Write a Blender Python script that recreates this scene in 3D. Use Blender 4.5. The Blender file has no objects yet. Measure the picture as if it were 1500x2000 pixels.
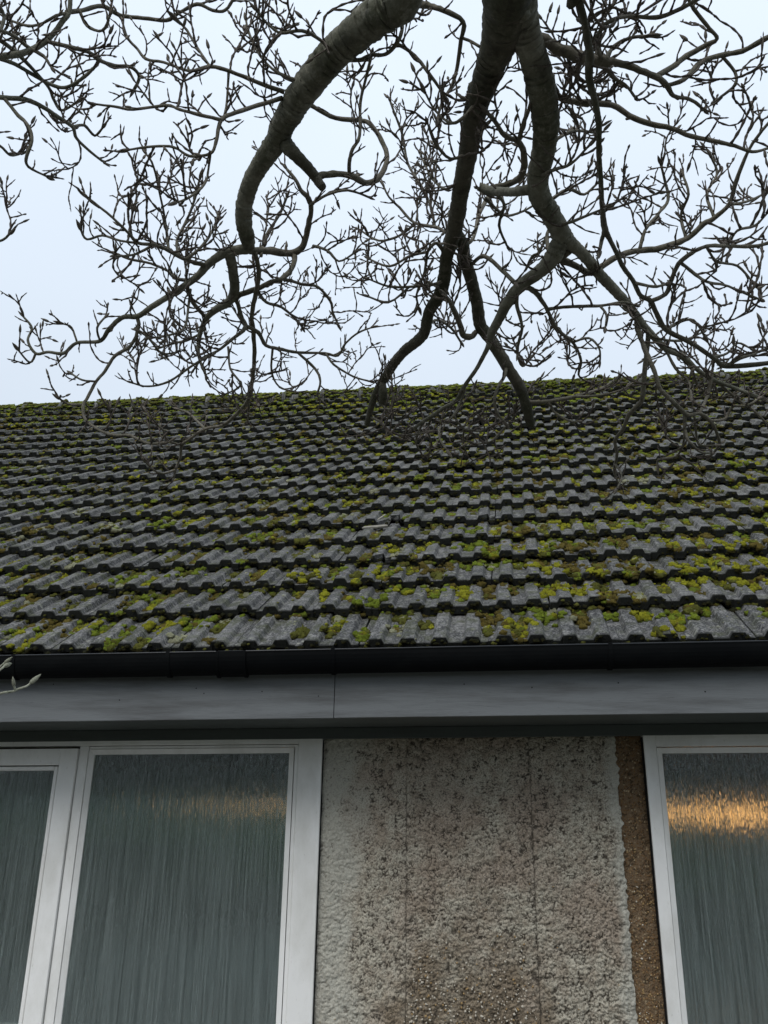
import bpy, math, random
import numpy as np
from mathutils import Vector, Matrix, noise

scene = bpy.context.scene
col = scene.collection

# ------------------------------------------------------------------ camera, sky, sun, exposure
CAMERA_HEIGHT = 1.8
cam_data = bpy.data.cameras.new('camera')
cam = bpy.data.objects.new('camera', cam_data)
col.objects.link(cam)
scene.camera = cam
cam_data.sensor_fit = 'HORIZONTAL'
cam_data.sensor_width = 36.0
cam_data.lens = 36.0 * 1600 / 1500
cam_data.clip_start = 0.05
cam_data.clip_end = 3000
PITCH, YAW, ROLL = 0.3403, -0.0941, 0.0145
cp, sp, cy, sy, cr, sr = (math.cos(PITCH), math.sin(PITCH), math.cos(YAW), math.sin(YAW), math.cos(ROLL), math.sin(ROLL))
f_ = Vector((sy * cp, cy * cp, sp))
r0 = Vector((cy, -sy, 0))
u0 = r0.cross(f_)
r_ = r0 * cr + u0 * sr
u_ = u0 * cr - r0 * sr
cam.matrix_world = Matrix(((r_.x, u_.x, -f_.x, 0), (r_.y, u_.y, -f_.y, 0), (r_.z, u_.z, -f_.z, CAMERA_HEIGHT), (0, 0, 0, 1)))

SUN_ELEV, SUN_AZ = math.radians(46), math.radians(200)      # azimuth from +Y clockwise: behind the photographer, high
world = bpy.data.worlds.new('World')
scene.world = world
world.use_nodes = True
wn, wl = world.node_tree.nodes, world.node_tree.links
wn.clear()
w_out = wn.new('ShaderNodeOutputWorld')
w_bg = wn.new('ShaderNodeBackground')
w_bg.inputs['Strength'].default_value = 0.1
w_sky = wn.new('ShaderNodeTexSky')
w_sky.sky_type = 'NISHITA'
w_sky.sun_disc = False
w_sky.sun_elevation = SUN_ELEV
w_sky.sun_rotation = SUN_AZ
w_sky.air_density = 1.0
w_sky.dust_density = 3.0
w_tc = wn.new('ShaderNodeTexCoord')
w_no = wn.new('ShaderNodeTexNoise')
w_no.inputs['Scale'].default_value = 2.2
w_no.inputs['Detail'].default_value = 3.0
w_sep = wn.new('ShaderNodeSeparateXYZ')
wl.new(w_tc.outputs['Generated'], w_no.inputs['Vector'])
wl.new(w_tc.outputs['Generated'], w_sep.inputs['Vector'])
w_grad = wn.new('ShaderNodeMapRange')                       # overcast: paler towards the zenith, everywhere alike
w_grad.inputs['From Min'].default_value = 0.0
w_grad.inputs['From Max'].default_value = 1.0
w_grad.inputs['To Min'].default_value = 0.78
w_grad.inputs['To Max'].default_value = 1.25
wl.new(w_sep.outputs['Z'], w_grad.inputs['Value'])
w_cl = wn.new('ShaderNodeMapRange')
w_cl.inputs['From Min'].default_value = 0.3
w_cl.inputs['From Max'].default_value = 0.7
w_cl.inputs['To Min'].default_value = 0.97
w_cl.inputs['To Max'].default_value = 1.03
wl.new(w_no.outputs['Fac'], w_cl.inputs['Value'])
w_m = wn.new('ShaderNodeMath')
w_m.operation = 'MULTIPLY'
wl.new(w_grad.outputs[0], w_m.inputs[0])
wl.new(w_cl.outputs[0], w_m.inputs[1])
w_cc = wn.new('ShaderNodeVectorMath')
w_cc.operation = 'SCALE'
w_cc.inputs[0].default_value = (7.15, 8.05, 9.15)             # cloud deck
wl.new(w_m.outputs[0], w_cc.inputs['Scale'])
w_mix = wn.new('ShaderNodeMix')
w_mix.data_type = 'RGBA'
w_mix.inputs['Factor'].default_value = 0.93
wl.new(w_sky.outputs['Color'], w_mix.inputs[6])
wl.new(w_cc.outputs['Vector'], w_mix.inputs[7])
wl.new(w_mix.outputs[2], w_bg.inputs['Color'])
wl.new(w_bg.outputs[0], w_out.inputs['Surface'])

sun_data = bpy.data.lights.new('sun', 'SUN')
sun_data.energy = 1.5
sun_data.angle = math.radians(40)
sun_data.color = (1.0, 0.97, 0.93)
sun = bpy.data.objects.new('sun', sun_data)
col.objects.link(sun)
sd = Vector((math.sin(SUN_AZ) * math.cos(SUN_ELEV), math.cos(SUN_AZ) * math.cos(SUN_ELEV), math.sin(SUN_ELEV)))
sun.rotation_euler = sd.to_track_quat('Z', 'Y').to_euler()
sun.location = (0, -5, 12)

scene.view_settings.view_transform = 'Standard'
scene.view_settings.look = 'None'
scene.view_settings.exposure = 0.13
scene.view_settings.gamma = 1.0
scene.view_settings.use_curve_mapping = False
scene.cycles.use_denoising = True
scene.cycles.max_bounces = 10
scene.cycles.transmission_bounces = 8
scene.cycles.sample_clamp_indirect = 4.0

rng = random.Random(11)
Z0 = CAMERA_HEIGHT
K = 0.0171                                                   # house sheared along x, factor fitted to line slopes in the image


# ------------------------------------------------------------------ helpers
def tag(o, label=None, cat=None, group=None, kind=None):
    if label: o['label'] = label
    if cat: o['category'] = cat
    if group: o['group'] = group
    if kind: o['kind'] = kind
    return o


def empty(name, loc=(0, 0, 0)):
    o = bpy.data.objects.new(name, None)
    o.location = loc
    col.objects.link(o)
    return o


def link(name, mesh, parent=None):
    o = bpy.data.objects.new(name, mesh)
    col.objects.link(o)
    if parent: o.parent = parent
    return o


class MB:
    """Collects boxes, sweeps and tubes, then links them as one mesh."""
    def __init__(self):
        self.v, self.f = [], []

    def poly(self, pts, faces):
        n = len(self.v)
        self.v += [tuple(p) for p in pts]
        self.f += [tuple(i + n for i in q) for q in faces]

    def box(self, x0, x1, y0, y1, z0, z1, shear=True):
        p = []
        for z in (z0, z1):
            for x, y in ((x0, y0), (x1, y0), (x1, y1), (x0, y1)):
                p.append((x, y, z + (K * x if shear else 0)))
        self.poly(p, [(3, 2, 1, 0), (4, 5, 6, 7), (0, 1, 5, 4), (1, 2, 6, 5), (2, 3, 7, 6), (3, 0, 4, 7)])
        return self

    def prism(self, section, x0, x1):
        """closed (y, z) section swept along x"""
        n = len(section)
        p = [(x0, y, z + K * x0) for y, z in section] + [(x1, y, z + K * x1) for y, z in section]
        f = [(i, (i + 1) % n, (i + 1) % n + n, i + n) for i in range(n)]
        f += [tuple(range(n - 1, -1, -1)), tuple(range(n, 2 * n))]
        self.poly(p, f)
        return self

    def tube(self, pts, rad, sides=6, cap=True):
        P = [Vector(p) for p in pts]
        n0 = len(self.v)
        up = None
        for i, p in enumerate(P):
            t = (P[min(i + 1, len(P) - 1)] - P[max(i - 1, 0)])
            if t.length < 1e-9: t = Vector((0, 0, 1))
            t.normalize()
            if up is None:
                up = t.orthogonal().normalized()
            up = (up - t * up.dot(t))
            up = up.normalized() if up.length > 1e-6 else t.orthogonal().normalized()
            bi = t.cross(up)
            for s in range(sides):
                a = 2 * math.pi * s / sides
                self.v.append(tuple(p + (up * math.cos(a) + bi * math.sin(a)) * rad[i]))
        for i in range(len(P) - 1):
            for s in range(sides):
                a, b = n0 + i * sides + s, n0 + i * sides + (s + 1) % sides
                self.f.append((a, b, b + sides, a + sides))
        if cap:
            self.f.append(tuple(n0 + s for s in range(sides - 1, -1, -1)))
            e = n0 + (len(P) - 1) * sides
            self.f.append(tuple(e + s for s in range(sides)))
        return self

    def mesh(self, name, mat, smooth=False):
        m = bpy.data.meshes.new(name)
        m.from_pydata(self.v, [], self.f)
        if mat: m.materials.append(mat)
        if smooth: m.polygons.foreach_set('use_smooth', [True] * len(m.polygons))
        m.update()
        return m

    def build(self, name, mat, parent=None, smooth=False, bevel=0.0):
        o = link(name, self.mesh(name, mat, smooth), parent)
        if bevel:
            b = o.modifiers.new('bevel', 'BEVEL')
            b.width = bevel
            b.segments = 2
            b.limit_method = 'ANGLE'
            b.angle_limit = math.radians(40)
        return o


class NT:
    """tiny node-tree writer"""
    def __init__(self, name, rough=0.8, spec=0.3):
        self.m = bpy.data.materials.new(name)
        self.m.use_nodes = True
        self.t = self.m.node_tree
        self.b = self.t.nodes['Principled BSDF']
        self.b.inputs['Roughness'].default_value = rough
        self.b.inputs['Specular IOR Level'].default_value = spec

    def n(self, typ, **kw):
        nd = self.t.nodes.new(typ)
        for k, v in kw.items():
            if hasattr(nd, k): setattr(nd, k, v)
            else: nd.inputs[k.replace('_', ' ')].default_value = v
        return nd

    def l(self, a, b):
        self.t.links.new(a, b)

    def tex(self, kind='Object', scale=(1, 1, 1)):
        tc = self.n('ShaderNodeTexCoord')
        mp = self.n('ShaderNodeMapping')
        mp.inputs['Scale'].default_value = scale
        self.l(tc.outputs[kind], mp.inputs['Vector'])
        return mp.outputs[0]

    def noise(self, vec, scale, detail=4, rough=0.6):
        nd = self.n('ShaderNodeTexNoise')
        nd.inputs['Scale'].default_value = scale
        nd.inputs['Detail'].default_value = detail
        nd.inputs['Roughness'].default_value = rough
        self.l(vec, nd.inputs['Vector'])
        return nd.outputs['Fac']

    def ramp(self, fac, stops):
        nd = self.n('ShaderNodeValToRGB')
        e = nd.color_ramp.elements
        while len(e) < len(stops): e.new(0.5)
        for i, (p, c) in enumerate(stops):
            e[i].position = p
            e[i].color = (c, c, c, 1) if isinstance(c, (int, float)) else (*c, 1)
        self.l(fac, nd.inputs['Fac'])
        return nd.outputs['Color']

    def mix(self, fac, a, b, blend='MIX'):
        nd = self.n('ShaderNodeMix')
        nd.data_type = 'RGBA'
        nd.blend_type = blend
        for sock, val in ((nd.inputs[0], fac), (nd.inputs[6], a), (nd.inputs[7], b)):
            if isinstance(val, (int, float)): sock.default_value = val
            elif isinstance(val, tuple): sock.default_value = (*val, 1)
            else: self.l(val, sock)
        return nd.outputs[2]

    def math(self, op, a, b=0.0):
        nd = self.n('ShaderNodeMath')
        nd.operation = op
        for sock, val in ((nd.inputs[0], a), (nd.inputs[1], b)):
            if isinstance(val, (int, float)): sock.default_value = val
            else: self.l(val, sock)
        return nd.outputs[0]

    def bump(self, height, strength=0.5, dist=0.01):
        nd = self.n('ShaderNodeBump')
        nd.inputs['Strength'].default_value = strength
        nd.inputs['Distance'].default_value = dist
        self.l(height, nd.inputs['Height'])
        self.l(nd.outputs[0], self.b.inputs['Normal'])
        return nd

    def color(self, c):
        if isinstance(c, tuple): self.b.inputs['Base Color'].default_value = (*c, 1)
        else: self.l(c, self.b.inputs['Base Color'])
        return self


# ------------------------------------------------------------------ materials
def m_bark(name, c0, c1, c2, sc=1.0):
    t = NT(name, 0.85, 0.25)
    v = t.tex('Object')
    big = t.noise(v, 7 * sc, 4)
    fine = t.noise(v, 90 * sc, 5, 0.7)
    c = t.mix(t.ramp(big, [(0.38, 0.0), (0.62, 1.0)]), c0, c1)
    c = t.mix(t.ramp(fine, [(0.5, 0.0), (0.75, 0.6)]), c, c2)
    mott = t.noise(v, 26 * sc, 5, 0.75)
    c = t.mix(t.ramp(mott, [(0.54, 0.0), (0.64, 0.6)]), c, c2)                     # pale crusts
    c = t.mix(t.ramp(mott, [(0.36, 0.75), (0.46, 0.0)]), c, tuple(x * .42 for x in c0))
    t.color(c)
    rings = t.n('ShaderNodeTexNoise')
    rings.inputs['Scale'].default_value = 30 * sc
    rings.inputs['Detail'].default_value = 6
    t.l(v, rings.inputs['Vector'])
    t.bump(t.math('ADD', rings.outputs['Fac'], t.math('MULTIPLY', fine, 0.8)), 0.6, 0.008)
    return t.m


M = {}
M['bark'] = m_bark('magnolia_bark', (0.17, 0.165, 0.128), (0.08, 0.082, 0.054), (0.27, 0.262, 0.215))
M['dark_bark'] = m_bark('shaded_bark', (0.088, 0.08, 0.06), (0.05, 0.052, 0.032), (0.14, 0.13, 0.10))  # darker copy of the bark, deeper shade on these limbs put into the colour
M['branch'] = m_bark('branch_bark', (0.15, 0.135, 0.105), (0.10, 0.095, 0.066), (0.22, 0.20, 0.165), 1.6)
M['twig'] = m_bark('twig_bark', (0.105, 0.086, 0.072), (0.085, 0.072, 0.056), (0.16, 0.138, 0.115), 3)
M['pale_twig'] = m_bark('pale_twig_bark', (0.36, 0.37, 0.28), (0.30, 0.30, 0.22), (0.45, 0.45, 0.38), 3)  # lighter twig bark, the open-sky light on it put into the colour
M['bud'] = m_bark('downy_bud', (0.20, 0.175, 0.14), (0.13, 0.11, 0.085), (0.28, 0.26, 0.22), 4)
M['cut_wood'] = m_bark('cut_wood', (0.10, 0.08, 0.05), (0.06, 0.05, 0.035), (0.16, 0.13, 0.09), 2)


def m_tile():
    t = NT('concrete_tile', 0.86, 0.3)
    uv = t.tex('UV')
    ob = t.tex('Object')
    oi = t.n('ShaderNodeObjectInfo')
    at = t.n('ShaderNodeAttribute', attribute_name='tone')
    tone = t.math('FRACT', t.math('ADD', at.outputs['Fac'], oi.outputs['Random']))
    seed = t.n('ShaderNodeCombineXYZ')
    t.l(t.math('MULTIPLY', tone, 37.0), seed.inputs['X'])
    t.l(t.math('MULTIPLY', tone, 91.0), seed.inputs['Z'])
    vv = t.n('ShaderNodeVectorMath', operation='ADD')
    t.l(uv, vv.inputs[0])
    t.l(seed.outputs[0], vv.inputs[1])
    v = vv.outputs[0]
    big = t.noise(v, 6, 4)
    mid = t.noise(v, 26, 6, 0.72)
    fine = t.noise(v, 120, 4, 0.75)
    c = t.mix(tone, (0.046, 0.046, 0.046), (0.132, 0.129, 0.124))
    c = t.mix(t.ramp(big, [(0.42, 0.0), (0.60, 0.9)]), c, (0.034, 0.034, 0.033))
    c = t.mix(t.ramp(mid, [(0.5, 0.0), (0.62, 0.7)]), c, (0.245, 0.237, 0.222))          # weathered, lime-bloomed grey
    c = t.mix(t.ramp(fine, [(0.5, 0.0), (0.62, 0.6)]), c, (0.27, 0.268, 0.26))         # exposed sand grains
    c = t.mix(t.ramp(fine, [(0.38, 0.85), (0.49, 0.0)]), c, (0.022, 0.022, 0.023))
    lich = t.n('ShaderNodeTexVoronoi')
    lich.inputs['Scale'].default_value = 24
    t.l(v, lich.inputs['Vector'])
    spots = t.math('MULTIPLY', t.ramp(lich.outputs['Distance'], [(0.18, 1.0), (0.30, 0.0)]), t.ramp(t.noise(v, 9, 3), [(0.5, 0.0), (0.6, 0.8)]))
    c = t.mix(spots, c, (0.27, 0.27, 0.23))                                              # pale crusts of lichen
    alg = t.math('MULTIPLY', t.ramp(t.noise(v, 14, 4), [(0.48, 0.0), (0.66, 0.7)]), 0.8)
    c = t.mix(alg, c, (0.05, 0.056, 0.02))
    sx = t.n('ShaderNodeSeparateXYZ')
    t.l(uv, sx.inputs[0])
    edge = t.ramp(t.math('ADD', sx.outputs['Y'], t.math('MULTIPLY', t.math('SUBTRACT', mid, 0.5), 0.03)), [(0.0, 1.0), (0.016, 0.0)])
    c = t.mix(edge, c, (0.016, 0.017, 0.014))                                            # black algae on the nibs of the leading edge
    t.color(c)
    h = t.math('ADD', t.math('MULTIPLY', fine, 0.35), t.math('ADD', mid, t.math('MULTIPLY', spots, 0.3)))
    t.bump(h, 1.0, 0.012)
    return t.m


M['tile'] = m_tile()


def m_moss():
    t = NT('moss', 0.95, 0.1)
    v = t.tex('Object')
    at = t.n('ShaderNodeAttribute', attribute_name='tint')
    n1 = t.noise(v, 130, 5, 0.75)
    n2 = t.noise(v, 600, 3, 0.7)
    c = t.mix(t.ramp(n1, [(0.35, 0.0), (0.65, 1.0)]), at.outputs['Color'], (1.5, 1.35, 1.0), 'MULTIPLY')
    c2 = t.mix(t.ramp(n1, [(0.3, 0.85), (0.5, 0.0)]), at.outputs['Color'], (0.022, 0.022, 0.008))
    c = t.mix(0.5, c, c2)
    c = t.mix(t.ramp(n2, [(0.4, 0.0), (0.65, 0.5)]), c, (0.02, 0.025, 0.006), 'MULTIPLY')
    t.color(c)
    t.bump(t.math('ADD', n1, n2), 1.0, 0.006)
    return t.m


M['moss'] = m_moss()


def m_plain(name, colr, rough, spec=0.4, dirt=None, scale=3.0, bump=0.15, stretch=(1, 1, 1), amount=0.5):
    t = NT(name, rough, spec)
    v = t.tex('Object', stretch)
    n1 = t.noise(v, scale, 6, 0.65)
    n2 = t.noise(v, scale * 12, 4, 0.6)
    if dirt:
        c = t.mix(t.ramp(n1, [(0.45, 0.0), (0.72, amount)]), colr, dirt)
        c = t.mix(t.ramp(n2, [(0.66, 0.0), (0.74, amount)]), c, dirt)
    else:
        c = t.mix(t.ramp(n1, [(0.3, 0.0), (0.7, 1.0)]), colr, tuple(x * 0.8 for x in colr))
    t.color(c)
    t.bump(t.math('ADD', n2, t.math('MULTIPLY', n1, 0.6)), bump, 0.003)
    return t.m


M['fascia'] = m_plain('grey_painted_board', (0.143, 0.153, 0.158), 0.55, 0.35, (0.045, 0.043, 0.042), 5, 0.3, (0.35, 1, 4), 0.65)
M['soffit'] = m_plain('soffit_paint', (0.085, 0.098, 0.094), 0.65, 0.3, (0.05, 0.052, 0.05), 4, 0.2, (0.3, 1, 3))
M['gutter'] = m_plain('black_gutter_plastic', (0.003, 0.0035, 0.004), 0.55, 0.06, (0.008, 0.009, 0.009), 6, 0.08, (0.5, 1, 1), 0.6)
M['lip'] = m_plain('gutter_edge', (0.008, 0.009, 0.01), 0.3, 0.4)
M['white'] = m_plain('white_window_paint', (0.83, 0.825, 0.80), 0.45, 0.4, (0.45, 0.44, 0.38), 3.5, 0.12, (1.5, 1.5, 0.7), 0.45)
M['gap'] = m_plain('dark_joint', (0.02, 0.02, 0.02), 0.9, 0.1)
M['felt'] = m_plain('roof_felt', (0.018, 0.018, 0.018), 0.95, 0.1)
M['ceiling'] = m_plain('room_ceiling', (0.11, 0.08, 0.06), 0.9, 0.1)
M['room'] = m_plain('room_wall', (0.52, 0.60, 0.57), 0.9, 0.1)
M['floor'] = m_plain('room_floor', (0.50, 0.54, 0.50), 0.35, 0.5)
M['shard'] = m_plain('broken_tile_edge', (0.24, 0.225, 0.19), 0.9, 0.2, (0.10, 0.095, 0.08), 30)


def m_glass():
    t = NT('obscured_glass', 0.14, 0.5)
    t.b.inputs['Transmission Weight'].default_value = 0.84      # milky textured glass, diffuse share added to brighten the pane
    t.b.inputs['IOR'].default_value = 1.45
    t.color((0.66, 0.76, 0.74))
    v = t.tex('Object', (1, 1, 0.014))
    warp = t.noise(v, 130, 3, 0.6)
    v2 = t.tex('Object', (1, 1, 0.22))
    drops = t.noise(v2, 70, 2, 0.5)
    h = t.math('ADD', t.math('MULTIPLY', warp, 1.0), t.math('MULTIPLY', drops, 0.6))
    light_streaks = t.math('ADD', t.math('MULTIPLY', warp, 0.45), t.math('MULTIPLY', t.noise(t.tex('Object', (1, 1, 0.007)), 360, 2, 0.5), 0.75))
    tw_ = t.n('ShaderNodeMapRange')                                                  # pale streaks imitate room light broken up by the flutes
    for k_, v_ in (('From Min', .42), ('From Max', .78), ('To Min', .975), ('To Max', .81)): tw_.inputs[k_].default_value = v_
    t.l(light_streaks, tw_.inputs['Value'])
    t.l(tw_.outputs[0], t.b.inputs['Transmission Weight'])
    t.bump(h, 0.8, 0.007)
    return t.m


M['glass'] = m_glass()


def m_lamp():
    t = NT('warm_lamp', 0.5)
    t.color((0.9, 0.7, 0.4))
    t.b.inputs['Emission Color'].default_value = (1.0, 0.47, 0.15, 1)
    t.b.inputs['Emission Strength'].default_value = 1.25
    return t.m


M['lamp'] = m_lamp()
M['lamp'].node_tree.nodes['Principled BSDF'].inputs['Emission Strength'].default_value = 0.42
M['lit_tube'] = m_lamp()
M['lit_tube'].node_tree.nodes['Principled BSDF'].inputs['Emission Strength'].default_value = 4.5

def m_dash():
    """painted pebble dash: pale paint on the crests, darker brown in the pits, worn patches"""
    t = NT('painted_pebble_dash', 0.92, 0.2)
    v = t.tex('Object')
    at = t.n('ShaderNodeAttribute', attribute_name='relief')
    wear = t.n('ShaderNodeAttribute', attribute_name='wear')
    big = t.noise(v, 2.3, 4)
    mid = t.noise(v, 16, 5, 0.65)
    fine = t.noise(v, 130, 4, 0.7)
    paint = t.mix(t.ramp(big, [(0.44, 0.0), (0.58, 1.0)]), (0.54, 0.50, 0.405), (0.46, 0.385, 0.305))
    paint = t.mix(t.ramp(mid, [(0.44, 0.0), (0.64, 0.6)]), paint, (0.32, 0.255, 0.19))
    clean = t.n('ShaderNodeAttribute', attribute_name='clean')
    paint = t.mix(t.math('MULTIPLY', clean.outputs['Fac'], 0.85), paint, (0.52, 0.51, 0.44))
    paint = t.mix(wear.outputs['Fac'], paint, (0.27, 0.215, 0.15))
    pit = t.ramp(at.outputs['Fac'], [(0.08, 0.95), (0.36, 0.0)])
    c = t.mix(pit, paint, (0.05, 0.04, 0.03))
    c = t.mix(t.math('MULTIPLY', t.ramp(fine, [(0.40, 0.75), (0.50, 0.0)]), t.math('SUBTRACT', 1.0, t.math('MULTIPLY', clean.outputs['Fac'], 0.6))), c, (0.10, 0.085, 0.07))
    c = t.mix(t.ramp(fine, [(0.58, 0.0), (0.72, 0.4)]), c, (0.60, 0.57, 0.50))
    t.color(c)
    t.bump(t.math('ADD', fine, mid), 0.8, 0.006)
    return t.m


M['dash'] = m_dash()


def m_aggregate():
    t = NT('bare_aggregate', 0.9, 0.25)
    v = t.tex('Object')
    at = t.n('ShaderNodeAttribute', attribute_name='relief')
    vo = t.n('ShaderNodeTexVoronoi')
    vo.inputs['Scale'].default_value = 95
    t.l(v, vo.inputs['Vector'])
    base = t.mix(t.noise(v, 12, 4), (0.15, 0.095, 0.05), (0.21, 0.15, 0.095))
    sx = t.n('ShaderNodeSeparateColor')
    t.l(vo.outputs['Color'], sx.inputs[0])
    st = t.ramp(sx.outputs[0], [(0.0, (0.10, 0.05, 0.022)), (0.4, (0.24, 0.13, 0.05)), (0.75, (0.17, 0.12, 0.075)), (0.93, (0.46, 0.36, 0.22))])
    c = t.mix(t.ramp(vo.outputs['Distance'], [(0.3, 0.85), (0.55, 0.0)]), base, st)
    c = t.mix(t.ramp(at.outputs['Fac'], [(0.15, 0.8), (0.35, 0.0)]), c, (0.05, 0.035, 0.02))
    t.color(c)
    t.bump(t.math('SUBTRACT', t.noise(v, 150, 3), vo.outputs['Distance']), 0.8, 0.006)
    return t.m


M['aggregate'] = m_aggregate()
M['pebble'] = NT('pale_pebble', 0.6).color((0.58, 0.53, 0.44)).m
M['tan_pebble'] = NT('tan_pebble', 0.6).color((0.36, 0.24, 0.11)).m


def m_clear():
    m = bpy.data.materials.new('clear_glass')
    m.use_nodes = True
    t = m.node_tree
    t.nodes.clear()
    o, mx, tr, gl, fr = (t.nodes.new(k) for k in ('ShaderNodeOutputMaterial', 'ShaderNodeMixShader', 'ShaderNodeBsdfTransparent', 'ShaderNodeBsdfGlossy', 'ShaderNodeFresnel'))
    tr.inputs[0].default_value = (.55, .60, .58, 1)
    gl.inputs['Roughness'].default_value = .02
    t.links.new(fr.outputs[0], mx.inputs[0])
    t.links.new(tr.outputs[0], mx.inputs[1])
    t.links.new(gl.outputs[0], mx.inputs[2])
    t.links.new(mx.outputs[0], o.inputs[0])
    return m


M['clear'] = m_clear()
M['grass'] = m_plain('lawn', (0.045, 0.065, 0.02), 0.95, 0.1, (0.06, 0.055, 0.03), 2)
M['leaf'] = m_plain('hedge_leaf', (0.035, 0.055, 0.02), 0.7, 0.3)
M['paving'] = m_plain('paving', (0.12, 0.115, 0.105), 0.9, 0.2, (0.07, 0.068, 0.06), 3)

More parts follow.
